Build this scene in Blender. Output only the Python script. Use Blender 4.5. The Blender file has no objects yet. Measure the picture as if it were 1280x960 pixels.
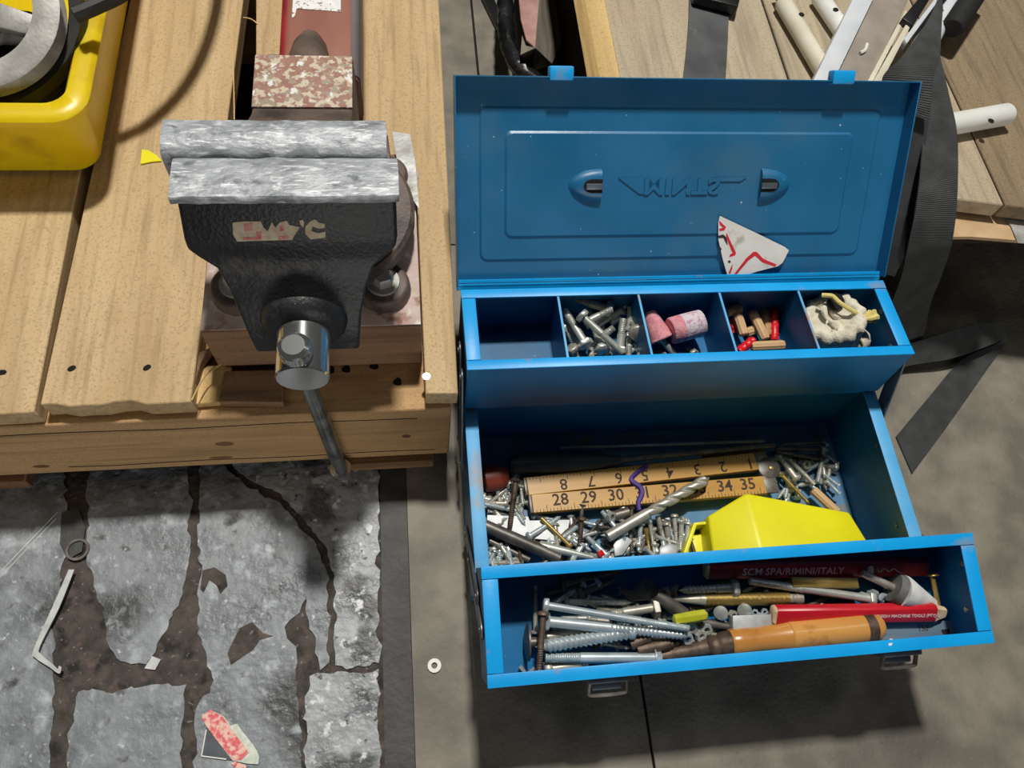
import bpy, bmesh, math, random
from mathutils import Vector as V, Matrix as M, noise as mn_
random.seed(7)
S = 0.01                                  # everything below is written in centimetres
# ------------------------------------------------------------------ camera, world, lights
CAM = V((-4.294, -16.672, 68.97))
FW = V((0.12919, 0.42415, -0.89633)); RT = V((0.99088, -0.09008, 0.10019)); UP = V((0.03824, 0.90110, 0.43192))
FPX = 954.4
sc = bpy.context.scene
cd = bpy.data.cameras.new('camera'); cd.sensor_width = 36; cd.lens = FPX/1280*36; cd.clip_start = 0.01
co = bpy.data.objects.new('camera', cd); sc.collection.objects.link(co)
mw = M((RT, UP, -FW)).transposed().to_4x4(); mw.translation = CAM*S
co.matrix_world = mw; sc.camera = co
wd = bpy.data.worlds.new('world'); sc.world = wd; wd.use_nodes = True
wd.node_tree.nodes['Background'].inputs[0].default_value = (0.80, 0.92, 1.0, 1)
wd.node_tree.nodes['Background'].inputs[1].default_value = 0.02
def lamp(loc, power, size, size_y, col=(1, 0.95, 0.87), aim=(10, 8, 5)):
    ld = bpy.data.lights.new('key_or_fill_lamp', 'AREA'); ld.shape = 'RECTANGLE'; ld.size = size; ld.size_y = size_y
    ld.energy = power; ld.color = col
    o = bpy.data.objects.new('key_or_fill_lamp', ld); sc.collection.objects.link(o)
    o.location = V(loc)*S; o.rotation_euler = (V(loc)-V(aim)).to_track_quat('Z', 'Y').to_euler()
    return o
lamp((10, 126, 350), 124, 0.22, 0.22, (1, 0.97, 0.91))                       # the workshop lamp that casts the shadows
lamp((40, -340, 72), 36, 2.6, 1.1, (1, .97, .93))   # added low front fill for the lid and upright faces; source unseen
lamp((-190, 60, 340), 6, 0.3, 1.2)  # weak overhead lamp, unseen, added for reflections in the metal
lamp((230, 90, 340), 6, 0.3, 1.2)  # its counterpart on the right, also added for reflections
sc.view_settings.view_transform = 'Standard'; sc.view_settings.look = 'None'
sc.view_settings.exposure = 0.0; sc.view_settings.gamma = 1.0; sc.view_settings.use_curve_mapping = False
def P(x, y, z):
    """photo point (1280x960) at height z cm above the floor -> place in the room"""
    d = FW + RT*((x-640)/FPX) - UP*((y-480)/FPX)
    return CAM + d*((z-CAM.z)/d.z)
# ------------------------------------------------------------------ materials
def lin(c):
    return tuple(((v/255)/12.92 if v/255 <= .04045 else ((v/255+.055)/1.055)**2.4) for v in c)+(1,)
MATS = {}
def mat(name, c1, c2=None, scale=20, stretch=(1, 1, 1), rough=.5, metal=0, bump=0, bscale=None, lo=.35, hi=.65,
        spots=(), uvwave=0, detail=5, rnd=True, rough2=None, coat=0, emit=0, trans=0, wave=None):
    m = bpy.data.materials.new(name); m.use_nodes = True; nt = m.node_tree; N = nt.nodes; L = nt.links
    b = N['Principled BSDF']; b.inputs['Roughness'].default_value = rough; b.inputs['Metallic'].default_value = metal
    if coat: b.inputs['Coat Weight'].default_value = coat; b.inputs['Coat Roughness'].default_value = .15
    if name == 'yellow_bin':
        b.inputs['Subsurface Weight'].default_value = .6; b.inputs['Subsurface Radius'].default_value = (1, .7, .2); b.inputs['Subsurface Scale'].default_value = .012
    if trans: b.inputs['Transmission Weight'].default_value = trans
    tc = N.new('ShaderNodeTexCoord'); mp = N.new('ShaderNodeMapping'); mp.inputs['Scale'].default_value = stretch
    L.new(tc.outputs['Object'], mp.inputs['Vector'])
    if rnd:
        oi = N.new('ShaderNodeObjectInfo'); mu = N.new('ShaderNodeVectorMath'); mu.operation = 'SCALE'
        mu.inputs[0].default_value = (7, 11, 5); L.new(oi.outputs['Random'], mu.inputs['Scale'])
        L.new(mu.outputs[0], mp.inputs['Location'])
    def noise(sc_, det=detail, vec=None):
        n = N.new('ShaderNodeTexNoise'); n.inputs['Scale'].default_value = sc_; n.inputs['Detail'].default_value = det
        L.new(vec or mp.outputs[0], n.inputs['Vector']); return n.outputs['Fac']
    def ramp(fac, a, bb, ca, cb):
        r = N.new('ShaderNodeValToRGB'); r.color_ramp.elements[0].position = a; r.color_ramp.elements[1].position = bb
        r.color_ramp.elements[0].color = ca; r.color_ramp.elements[1].color = cb; L.new(fac, r.inputs[0]); return r.outputs[0]
    f = noise(scale)
    out = ramp(f, lo, hi, lin(c1), lin(c2 or c1))
    if rough2 is not None:
        rr = ramp(f, lo, hi, (rough,)*3+(1,), (rough2,)*3+(1,)); L.new(rr, b.inputs['Roughness'])
    for s in spots:                                   # (colour, scale, lo, hi[, stretch[, offset]])
        vec = mp.outputs[0]
        m2 = N.new('ShaderNodeMapping'); m2.inputs['Scale'].default_value = s[4] if len(s) > 4 and s[4] else (1, 1, 1)
        m2.inputs['Location'].default_value = (s[1]*.37, s[1]*.11, s[2]*9)
        L.new(tc.outputs['Object'], m2.inputs['Vector'])
        k = ramp(noise(s[1], 6, m2.outputs[0]), s[2], s[3], (0, 0, 0, 1), (1, 1, 1, 1))
        mx = N.new('ShaderNodeMix'); mx.data_type = 'RGBA'
        L.new(k, mx.inputs['Factor']); L.new(out, mx.inputs['A']); mx.inputs['B'].default_value = lin(s[0]); out = mx.outputs['Result']
    L.new(out, b.inputs['Base Color'])
    h = None
    if uvwave:
        w = N.new('ShaderNodeTexWave'); w.wave_type = 'BANDS'; w.bands_direction = 'Y'; w.inputs['Scale'].default_value = uvwave
        w.inputs['Distortion'].default_value = .6; L.new(tc.outputs['UV'], w.inputs['Vector']); h = w.outputs['Fac']
        dk = N.new('ShaderNodeMix'); dk.data_type = 'RGBA'; dk.blend_type = 'MULTIPLY'; dk.inputs['Factor'].default_value = .55
        L.new(out, dk.inputs['A']); L.new(w.outputs['Color'], dk.inputs['B']); L.new(dk.outputs['Result'], b.inputs['Base Color'])
    elif bump:
        h = noise(bscale or scale*2, 6)
    if h is not None:
        bp = N.new('ShaderNodeBump'); bp.inputs['Strength'].default_value = bump or .5; bp.inputs['Distance'].default_value = .002
        L.new(h, bp.inputs['Height']); L.new(bp.outputs[0], b.inputs['Normal'])
    MATS[name] = m; return m
def wood(name, c1, c2, axis, dark=None, grey=None, rough=.75, fine=70):
    st = {'x': (.06, 1, 1), 'y': (1, .06, 1), 'z': (1, 1, .06)}[axis]
    sp = []
    if dark: sp.append((dark, 9, .55, .80, tuple(.5 if s < 1 else 1 for s in st)))
    if grey: sp.append((grey, 6, .45, .75))
    sp.append((tuple(v*.84 for v in c1), 150, .5, .8, st)); sp.append((tuple(v*.88 for v in c1), 520, .52, .75))
    return mat(name, c1, c2, fine*.6, st, rough, 0, .35, fine*2, .25, .75, sp)
wood('pine', (182, 152, 108), (212, 185, 142), 'y', (170, 136, 92), (198, 170, 126))
wood('pine_cross', (176, 138, 92), (206, 168, 118), 'x', (140, 102, 64))
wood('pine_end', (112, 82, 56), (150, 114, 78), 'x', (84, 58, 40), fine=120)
wood('pine_pale', (200, 166, 106), (220, 188, 128), 'y')
wood('pine_brown', (128, 96, 68), (160, 126, 94), 'x', (88, 62, 46))
wood('weathered', (158, 144, 120), (192, 178, 152), 'y', (126, 112, 92), (180, 160, 130))
wood('weathered_dark', (116, 100, 78), (160, 142, 112), 'y', (70, 58, 44), (140, 120, 90))
wood('knot_wood', (104, 66, 40), (146, 104, 66), 'x')
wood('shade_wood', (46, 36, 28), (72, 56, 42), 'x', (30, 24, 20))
mat('block_paint', (176, 146, 134), (208, 190, 180), 40, rough=.6, bump=.2, spots=[((138, 92, 70), 70, .58, .68), ((224, 220, 216), 45, .6, .68)])
mat('pink_paint', (158, 116, 108), (186, 146, 138), 50, rough=.8, bump=.2)
mat('grey_timber', (120, 112, 98), (150, 142, 126), 60, (1, .1, 1), .85, bump=.2)
BL1, BL2 = (14, 100, 150), (20, 110, 164)
mat('blue_paint', BL1, BL2, 14, rough=.36, rough2=.5, bump=.04, bscale=300, rnd=False,
    spots=[((30, 92, 130), 9, .52, .70), ((170, 176, 180), 260, .735, .75)])
mat('blue_lid', (26, 100, 142), (30, 108, 154), 14, rough=.34, rough2=.48, bump=.04, bscale=300, rnd=False,
    spots=[((62, 108, 136), 11, .47, .72), ((190, 200, 208), 300, .735, .75)])
mat('blue_rim_lit', (8, 156, 228), (16, 168, 240), 20, rough=.42, rnd=False, bump=.05, bscale=300,  # same blue paint brightened: light on the rims is in the colour
    spots=[((138, 150, 160), 30, .62, .72), ((176, 110, 70), 23, .69, .73)])
mat('blue_worn', (70, 164, 222), (104, 184, 232), 20, rough=.5, rnd=False, bump=.08, bscale=300,
    spots=[((150, 146, 140), 26, .55, .70), ((168, 104, 62), 17, .64, .70)])
mat('blue_flake', (94, 138, 170), (62, 116, 158), 25, rough=.55, bump=.1, rnd=False, spots=[((120, 124, 124), 60, .55, .65)])
mat('link_steel', (86, 96, 106), (122, 132, 142), 40, rough=.45, metal=.6)
mat('zinc', (172, 176, 168), (208, 211, 204), 60, rough=.38, metal=.5, bump=.05)
mat('zinc_blue', (176, 190, 194), (210, 220, 222), 60, rough=.34, metal=.5)
mat('steel', (164, 160, 148), (198, 194, 180), 60, rough=.4, metal=.5, bump=.06, spots=[((110, 92, 72), 120, .60, .72)])
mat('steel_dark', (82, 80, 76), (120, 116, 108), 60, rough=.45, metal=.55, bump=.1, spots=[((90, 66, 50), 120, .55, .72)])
mat('rust', (72, 56, 46), (116, 98, 84), 80, rough=.55, metal=.5, bump=.25, bscale=300)
mat('brass', (168, 138, 78), (198, 170, 100), 60, rough=.35, metal=.75)
mat('chrome', (196, 198, 196), (214, 214, 212), 30, rough=.16, metal=.92)
mat('bar_steel', (112, 116, 116), (150, 154, 154), 50, rough=.3, metal=.7, spots=[((66, 64, 60), 60, .52, .66)])
mat('cast_black', (26, 27, 28), (40, 41, 43), 60, rough=.45, bump=.3, bscale=400, spots=[((74, 70, 68), 50, .60, .74), ((150, 140, 130), 300, .74, .78)])
mat('cast_brown', (78, 66, 58), (108, 92, 82), 40, rough=.55, bump=.25, bscale=350, spots=[((56, 48, 44), 30, .52, .66)])
mat('anvil', (150, 108, 94), (166, 126, 112), 90, rough=.65, bump=.4, bscale=400,
    spots=[((204, 190, 166), 230, .50, .56), ((160, 146, 128), 160, .56, .62), ((228, 226, 222), 120, .60, .65)])
mat('slide_paint', (138, 84, 68), (156, 104, 84), 30, (1, .2, 1), .5, bump=.1)
mat('slide_red', (132, 28, 34), (160, 44, 46), 30, rough=.45)
mat('slide_grey', (74, 66, 70), (110, 102, 104), 30, (1, .2, 1), rough=.5)
mat('alu', (128, 132, 136), (176, 180, 184), 60, (.8, 1.4, 1), .5, .15, .8, 140, .30, .66, spots=[((196, 200, 203), 170, .54, .64, (.5, 1.3, 1)), ((112, 116, 120), 130, .58, .68, (.6, 1.2, 1)), ((216, 218, 220), 340, .60, .68, (.2, 1.4, 1))])
mat('cream_label', (222, 206, 176), (200, 178, 150), 260, rough=.8)
mat('label_red', (206, 92, 96), (222, 160, 150), 300, rough=.8)
mat('white_label', (222, 222, 220), (236, 236, 234), 200, rough=.6, spots=[((150, 120, 110), 350, .58, .64)])
mat('galv_sheet', (150, 148, 142), (196, 196, 194), 45, rough=.45, metal=.4, bump=.25, bscale=120)
mat('yellow_bin', (218, 186, 12), (230, 204, 18), 14, rough=.34, bump=.04, bscale=60, spots=[((196, 160, 20), 20, .60, .75)])
mat('yellow_box', (232, 222, 20), (240, 232, 30), 20, rough=.42, bump=.03)
mat('yellow_clear', (196, 200, 40), (214, 214, 70), 90, rough=.2, trans=.25)
mat('pulley', (140, 138, 134), (168, 166, 160), 70, rough=.5, metal=.35, bump=.12, bscale=300)
mat('rubber', (26, 25, 22), (40, 38, 34), 60, rough=.6, bump=.1)
mat('rubber_gloss', (14, 14, 15), (30, 30, 32), 60, rough=.32, bump=.5, bscale=110)
mat('webbing', (60, 62, 62), (78, 80, 80), 60, rough=.75, uvwave=2.0)
mat('webbing_fine', (34, 36, 38), (46, 48, 50), 60, rough=.8, bump=.2, bscale=500)
mat('flat_strap', (58, 60, 62), (82, 84, 86), 30, rough=.55, bump=.15, bscale=200, spots=[((112, 114, 116), 40, .66, .74)])
mat('black_plastic', (18, 18, 20), (30, 30, 32), 40, rough=.35)
mat('foam', (14, 14, 15), (22, 22, 23), 90, rough=.8, bump=.3, bscale=300)
mat('white_plastic', (226, 226, 220), (236, 236, 232), 30, rough=.35, spots=[((196, 190, 176), 50, .66, .74)])
mat('cream_plastic', (208, 200, 178), (222, 216, 198), 30, rough=.4)
mat('frame_white', (198, 204, 210), (214, 218, 222), 30, rough=.4)
mat('frame_face', (138, 128, 118), (156, 146, 136), 40, rough=.5)
mat('orange_tip', (176, 96, 66), (196, 120, 90), 40, rough=.6)
mat('hole_black', (10, 9, 8), (18, 16, 14), 40, rough=.9)
mat('pink_stone', (206, 128, 142), (226, 160, 166), 220, rough=.95, bump=.4, bscale=600)
mat('white_stone', (216, 206, 212), (196, 150, 172), 320, rough=.95, bump=.4, bscale=600, lo=.5, hi=.62)
mat('grey_stone', (206, 206, 204), (226, 226, 224), 90, rough=.9, bump=.2)
mat('stone_back', (92, 92, 90), (116, 116, 112), 90, rough=.8)
mat('dowel', (186, 146, 102), (214, 178, 134), 90, (1, 1, .08), .8, bump=.2)
mat('red_plastic', (206, 24, 34), (222, 36, 44), 60, rough=.35)
mat('red_pencil', (196, 26, 40), (208, 38, 50), 40, (.2, 1, 1), .35, spots=[((222, 180, 150), 60, .76, .78)])
mat('maroon_pencil', (136, 24, 32), (150, 34, 40), 40, (.2, 1, 1), .35)
mat('pencil_wood', (206, 176, 138), (222, 196, 160), 120, rough=.8)
mat('pencil_text', (226, 206, 206), (232, 216, 214), 120, rough=.7)
mat('canvas', (206, 198, 176), (230, 224, 206), 120, rough=.95, bump=.5, bscale=700, spots=[((150, 138, 112), 90, .64, .76)])
mat('yellow_cord', (214, 196, 110), (228, 214, 140), 300, rough=.9, bump=.3)
mat('rule_wood', (178, 128, 38), (198, 150, 54), 60, (.08, 1, 1), .42, bump=.03, spots=[((176, 122, 44), 50, .62, .74)])
mat('rule_ink', (52, 34, 20), (70, 48, 30), 200, rough=.7)
mat('purple_ink', (58, 34, 120), (76, 46, 140), 100, rough=.6)
mat('handle_wood', (190, 128, 58), (212, 154, 82), 40, (.15, 1, 1), .28, coat=.4, bump=.05, spots=[((164, 100, 46), 60, .60, .75)])
mat('handle_red', (116, 44, 30), (148, 66, 44), 50, rough=.45)
mat('handle_black', (34, 40, 44), (52, 58, 62), 50, rough=.5)
mat('plate_grey', (168, 170, 170), (190, 192, 192), 90, rough=.5, metal=.35)
mat('steel_rule', (112, 134, 150), (136, 156, 170), 70, (.15, 1, 1), .4, metal=.4)
mat('paper', (222, 218, 212), (234, 231, 226), 40, rough=.75, spots=[((190, 184, 172), 60, .6, .72)])
mat('paper_red', (208, 26, 44), (216, 40, 56), 60, rough=.7)
mat('paper_black', (34, 32, 32), (50, 48, 48), 60, rough=.7)
mat('pink_scrap', (224, 104, 110), (238, 196, 180), 260, rough=.85, lo=.42, hi=.58)
mat('scrap_white', (226, 228, 216), (196, 206, 190), 260, rough=.85, bump=.3)
mat('scrap_dark', (66, 70, 76), (82, 86, 92), 90, rough=.5)
mat('tape_silver', (176, 180, 180), (206, 208, 206), 90, rough=.45)
mat('cardboard', (182, 150, 112), (204, 174, 136), 40, rough=.9)
mat('concrete', (104, 99, 88), (134, 128, 114), 26, rough=.62, bump=.25, bscale=260,
    spots=[((70, 67, 62), 5, .55, .75), ((150, 146, 136), 420, .68, .74), ((60, 58, 54), 300, .70, .76)])
mat('joint', (20, 18, 16), (34, 31, 28), 60, rough=.9)
mat('lead', (104, 109, 113), (146, 151, 155), 34, rough=.36, rough2=.55, bump=1.0, bscale=120, lo=.3, hi=.7,
    spots=[((66, 67, 68), 10, .52, .66), ((172, 178, 183), 60, .56, .70), ((84, 82, 80), 90, .62, .72), ((66, 64, 62), 40, .66, .74), ((190, 195, 200), 180, .66, .74)])
mat('lead_bright', (118, 122, 125), (176, 180, 183), 40, rough=.32, rough2=.5, bump=1.0, bscale=120, lo=.3, hi=.7,
    spots=[((80, 81, 80), 24, .52, .62), ((212, 214, 216), 110, .60, .67), ((74, 72, 70), 120, .62, .68)])
mat('underlay', (58, 52, 48), (86, 77, 71), 80, rough=.8, bump=1.0, bscale=200, spots=[((108, 88, 82), 70, .60, .74), ((34, 31, 29), 60, .55, .66), ((120, 116, 112), 240, .64, .70)])
mat('dark_strip', (52, 52, 50), (68, 67, 64), 40, rough=.6, bump=.4, bscale=160, spots=[((120, 120, 116), 400, .72, .76)])
# ------------------------------------------------------------------ mesh helpers (all in cm)
class MB:
    def __init__(s): s.v = []; s.f = []; s.uv = None
    def add(s, vs, fs):
        o = len(s.v); s.v += [V(v) for v in vs]; s.f += [[i+o for i in f] for f in fs]; return s
    def box(s, a, b):
        (x0, y0, z0), (x1, y1, z1) = a, b
        return s.add([(x0, y0, z0), (x1, y0, z0), (x1, y1, z0), (x0, y1, z0), (x0, y0, z1), (x1, y0, z1), (x1, y1, z1), (x0, y1, z1)],
                     [(3, 2, 1, 0), (4, 5, 6, 7), (0, 1, 5, 4), (1, 2, 6, 5), (2, 3, 7, 6), (3, 0, 4, 7)])
    def prism(s, pts, vec):
        n = len(pts); pts = [V(p) for p in pts]; vec = V(vec)
        nr = V((0, 0, 0))
        for i in range(n): nr += pts[i].cross(pts[(i+1) % n])
        if nr.dot(vec) < 0: pts = pts[::-1]
        return s.add(pts+[p+vec for p in pts], [list(range(n))[::-1], list(range(n, 2*n))]+[(i, (i+1) % n, n+(i+1) % n, n+i) for i in range(n)])
    def loft(s, rings, cap=True):
        n = len(rings[0]); vs = [p for r in rings for p in r]; fs = []
        for k in range(len(rings)-1):
            for i in range(n): fs.append((k*n+i, k*n+(i+1) % n, (k+1)*n+(i+1) % n, (k+1)*n+i))
        if cap: fs += [list(range(n))[::-1], [(len(rings)-1)*n+i for i in range(n)]]
        return s.add(vs, fs)
    def lathe(s, p0, axis, prof, seg=16, rip=None, cap=True, ph=0.0):
        """prof: (distance along axis, radius)"""
        a = V(axis).normalized(); p0 = V(p0)
        e = a.orthogonal().normalized(); g = a.cross(e)
        rings = []
        for (t, r) in prof:
            ring = []
            for i in range(seg):
                th = 2*math.pi*i/seg+ph; rr = r*(rip(t, th) if rip else 1)
                ring.append(p0+a*t+e*(rr*math.cos(th))+g*(rr*math.sin(th)))
            rings.append(ring)
        return s.loft(rings, cap)
    def ring(s, c, axis, R, prof, seg=40, a0=0, a1=360, rip=None):
        """closed section prof (radial, axial) swept round an axis"""
        a = V(axis).normalized(); e = a.orthogonal().normalized(); g = a.cross(e); c = V(c); full = abs(a1-a0) >= 360
        n = seg if full else seg+1; rs = []
        for i in range(n):
            th = math.radians(a0+(a1-a0)*i/seg); d = e*math.cos(th)+g*math.sin(th)
            rs.append([c+d*(R+q[0])+a*q[1] for q in prof])
        if full: rs.append(rs[0])
        return s.loft(rs, not full)
    def tube(s, path, r, seg=8, rf=None):
        path = [V(p) for p in path]; n = len(path); rings = []; e = None
        for i, p in enumerate(path):
            t = (path[min(i+1, n-1)]-path[max(i-1, 0)]).normalized()
            e = (t.orthogonal() if e is None else e-t*e.dot(t)).normalized(); g = t.cross(e)
            rr = rf(i/(n-1)) if rf else r
            rings.append([p+e*(rr*math.cos(2*math.pi*k/seg))+g*(rr*math.sin(2*math.pi*k/seg)) for k in range(seg)])
        return s.loft(rings)
    def ribbon(s, A, B, th=.12, sub=6):
        A = smooth(A, sub); B = smooth(B, sub); n = len(A); top = []; bot = []; K = 4
        for i in range(n):
            t = A[min(i+1, n-1)]-A[max(i-1, 0)]; w = B[i]-A[i]
            nr = t.cross(w); nr = nr.normalized() if nr.length > 1e-6 else V((0, 0, 1))
            for k in range(K+1): top.append(A[i]+w*(k/K)+nr*(th/2))
            for k in range(K+1): bot.append(A[i]+w*(k/K)-nr*(th/2))
        m = (K+1); off = n*m; fs = []
        for i in range(n-1):
            for k in range(K):
                a = i*m+k; fs.append((a, a+1, a+m+1, a+m)); fs.append((off+a+m, off+a+m+1, off+a+1, off+a))
            for k, fl in ((0, 1), (K, 0)):
                a = i*m+k; q = (a, a+m, off+a+m, off+a); fs.append(q if fl else q[::-1])
        for i, fl in ((0, 0), (n-1, 1)):
            for k in range(K):
                a = i*m+k; q = (a, a+1, off+a+1, off+a); fs.append(q[::-1] if not fl else q)
        s.uv = []
        acc = [0]
        for i in range(1, n): acc.append(acc[-1]+(A[i]-A[i-1]).length)
        uvv = [(k/K, acc[i]) for i in range(n) for k in range(m)]*2
        s.uv = uvv
        return s.add(top+bot, fs)
def smooth(pts, sub):
    pts = [V(p) for p in pts]; out = []
    for i in range(len(pts)-1):
        p0, p1, p2, p3 = pts[max(i-1, 0)], pts[i], pts[i+1], pts[min(i+2, len(pts)-1)]
        for k in range(sub):
            t = k/sub
            out.append(.5*((2*p1)+(p2-p0)*t+(2*p0-5*p1+4*p2-p3)*t*t+(3*p1-p0-3*p2+p3)*t**3))
    return out+[pts[-1]]
def mesh(name, mb, org=(0, 0, 0), bev=0, seg=2, ang=38, noise=0, nsc=1.0, fix=True):
    me = bpy.data.meshes.new(name); org = V(org)
    vs = mb.v
    if noise:
        from mathutils import noise as mn
        vs = [v+mn.noise_vector(v*nsc)*noise for v in vs]
    me.from_pydata([(v-org)*S for v in vs], [], mb.f)
    if mb.uv:
        ul = me.uv_layers.new(name='UVMap')
        for lp in me.loops: ul.data[lp.index].uv = mb.uv[lp.vertex_index]
    if bev or fix:
        bm = bmesh.new(); bm.from_mesh(me)
        if fix: bmesh.ops.recalc_face_normals(bm, faces=bm.faces)
        if bev:
            es = [e for e in bm.edges if len(e.link_faces) == 2 and e.calc_face_angle(0) > math.radians(28)]
            bmesh.ops.bevel(bm, geom=es, offset=bev*S, segments=seg, affect='EDGES', profile=.5, clamp_overlap=True)
        bm.to_mesh(me); bm.free()
    me.polygons.foreach_set('use_smooth', [True]*len(me.polygons)); me.set_sharp_from_angle(angle=math.radians(ang))
    return me
COL = sc.collection
def link(name, data, parent=None):
    o = bpy.data.objects.new(name, data); COL.objects.link(o)
    if parent: o.parent = parent
    return o
def tag(o, label=None, cat=None, group=None, kind=None):
    if label: o['label'] = label
    if cat: o['category'] = cat
    if group: o['group'] = group
    if kind: o['kind'] = kind
    return o
def empty(name, loc, label=None, cat=None, group=None):
    o = link(name, None); o.location = V(loc)*S; o['_w'] = [c for c in loc]; return tag(o, label, cat, group)
def base(mb):
    n = len(mb.v); return V((sum(v.x for v in mb.v)/n, sum(v.y for v in mb.v)/n, min(v.z for v in mb.v)))
def obj(name, mb, mt, parent=None, local=False, label=None, cat=None, group=None, kind=None, **kw):
    """one mesh object: top-level about its own base, a child in its parent's frame"""
    if parent is None: org = base(mb)
    elif local: org = V((0, 0, 0))
    else: org = V(parent.get('_w', (0, 0, 0)))
    o = link(name, mesh(name, mb, org, **kw), parent)
    if parent is None: o.location = org*S
    o['_w'] = [c for c in org]
    o.data.materials.append(MATS[mt]); return tag(o, label, cat, group, kind)
def frame(o, xa, ya, za, org):
    m = M((V(xa), V(ya), V(za))).transposed().to_4x4(); m.translation = V(org)*S; o.matrix_world = m
def along(o, a, b, roll=0):
    a = V(a); b = V(b); z = (b-a).normalized(); x = z.orthogonal().normalized(); y = z.cross(x)
    c, s = math.cos(roll), math.sin(roll); frame(o, x*c+y*s, y*c-x*s, z, a)
def text(s_, size, org, xd, yd, ext=.02, off=0, flipy=False):
    """lettering as mesh: centred on org, x along xd, y along yd"""
    cu = bpy.data.curves.new('t', 'FONT'); cu.body = s_; cu.size = size; cu.extrude = ext; cu.align_x = 'CENTER'; cu.align_y = 'CENTER'
    cu.offset = off; cu.resolution_u = 2
    o = bpy.data.objects.new('t', cu); COL.objects.link(o)
    dg = bpy.context.evaluated_depsgraph_get(); me = bpy.data.meshes.new_from_object(o.evaluated_get(dg))
    xd = V(xd).normalized(); yd = V(yd); yd = (yd-xd*yd.dot(xd)).normalized(); n = xd.cross(yd); org = V(org)
    if flipy: yd = -yd
    mb = MB(); mb.add([org+xd*v.co.x+yd*v.co.y+n*v.co.z for v in me.vertices], [list(p.vertices) for p in me.polygons])
    bpy.data.objects.remove(o); bpy.data.curves.remove(cu); bpy.data.meshes.remove(me)
    return mb
# ------------------------------------------------------------------ floor
fl = obj('floor', MB().box((-150, -110, -3), (170, 190, -.6)), 'joint', kind='structure')
tag(fl, 'grey concrete workshop floor with worn metal sheeting on the left')
for (x0, x1, y0, y1) in ((-5.2, 14.15, -110, 33), (14.4, 170, -110, 33), (-5.2, 5.15, 33.2, 190), (5.45, 170, 33.2, 190)):
    obj('floor_slab', MB().box((x0, y0, -.7), (x1, y1, 0)), 'concrete', fl)
obj('floor_underlay', MB().box((-150, -110, -.7), (-7.5, 190, -.16)), 'underlay', fl)
obj('floor_strip', MB().box((-7.65, -110, -.7), (-5.25, 190, -.03)), 'dark_strip', fl)
def sheet(px, mt='lead', th=.16, z=0.0, jit=.25):
    pts = [P(x, y, z) for x, y in px]; out = []
    for i, p in enumerate(pts):
        q = pts[(i+1) % len(pts)]; n = max(1, int((q-p).length/.45))
        for k in range(n):
            r = p.lerp(q, k/n)
            g = mn_.noise_vector(r*.8+V((3, 7, 1)))*.55+mn_.noise_vector(r*2.6)*.3; out.append(r+V((g.x, g.y, 0))*jit*3)
    mb = MB(); mb.prism([p-V((0, 0, th)) for p in out], (0, 0, th))
    return obj('floor_sheet', mb, mt, fl)
sheet([(-900, 560), (78, 560), (82, 690), (76, 730), (64, 790), (66, 850), (64, 900), (40, 1250), (-900, 1250)])
sheet([(112, 560), (236, 560), (238, 690), (230, 740), (208, 790), (196, 812), (182, 833), (150, 824), (134, 812), (134, 782), (118, 740), (108, 690)])
sheet([(96, 864), (150, 860), (232, 856), (226, 910), (228, 960), (224, 1250), (56, 1250), (82, 960), (88, 910)])
sheet([(252, 560), (300, 600), (352, 632), (392, 676), (408, 716), (412, 770), (411, 832), (398, 838), (394, 806), (384, 768), (381, 742), (372, 764), (356, 786), (361, 798), (371, 806), (372, 850), (374, 960), (370, 1250),
       (238, 1250), (243, 960), (246, 885), (268, 850), (250, 800), (246, 740), (250, 712), (247, 640)])
sheet([(268, 560), (470, 560), (474, 640), (472, 700), (474, 770), (474, 828), (440, 832), (418, 834), (420, 760), (416, 712), (398, 666), (360, 626), (304, 594)], 'lead_bright')
sheet([(386, 846), (400, 842), (430, 842), (474, 836), (474, 900), (475, 960), (470, 1250), (380, 1250), (381, 960), (382, 890)], 'lead_bright')
# brown wear-through in the sheet: low flakes of exposed backing
def flake(px, mt, name='floor_flake', z=.05):
    mb = MB().prism([P(x, y, z-.06)+V((random.uniform(-.1, .1), random.uniform(-.1, .1), 0)) for x, y in px], (0, 0, .06)); return obj(name, mb, mt, fl)
flake([(254, 712), (268, 708), (282, 718), (286, 732), (277, 742), (272, 730), (262, 726), (256, 740), (250, 738)], 'underlay')
flake([(292, 800), (298, 784), (314, 777), (330, 790), (342, 796), (326, 800), (316, 812), (300, 822), (290, 830), (284, 816)], 'underlay')
flake([(28, 728), (52, 726), (68, 738), (66, 760), (48, 766), (32, 754)], 'lead')
flake([(76, 640), (98, 636), (108, 660), (104, 690), (84, 700), (74, 680)], 'dark_strip')
flake([(180, 836), (190, 820), (200, 826), (194, 838)], 'tape_silver')
for a, b in (((0, 715), (72, 640)), ((0, 722), (70, 648))):
    obj('floor_scratch', MB().tube([P(*a, .0), P((a[0]+b[0])/2, (a[1]+b[1])/2, .01), P(*b, .0)], .05, 5), 'tape_silver', fl)
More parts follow.
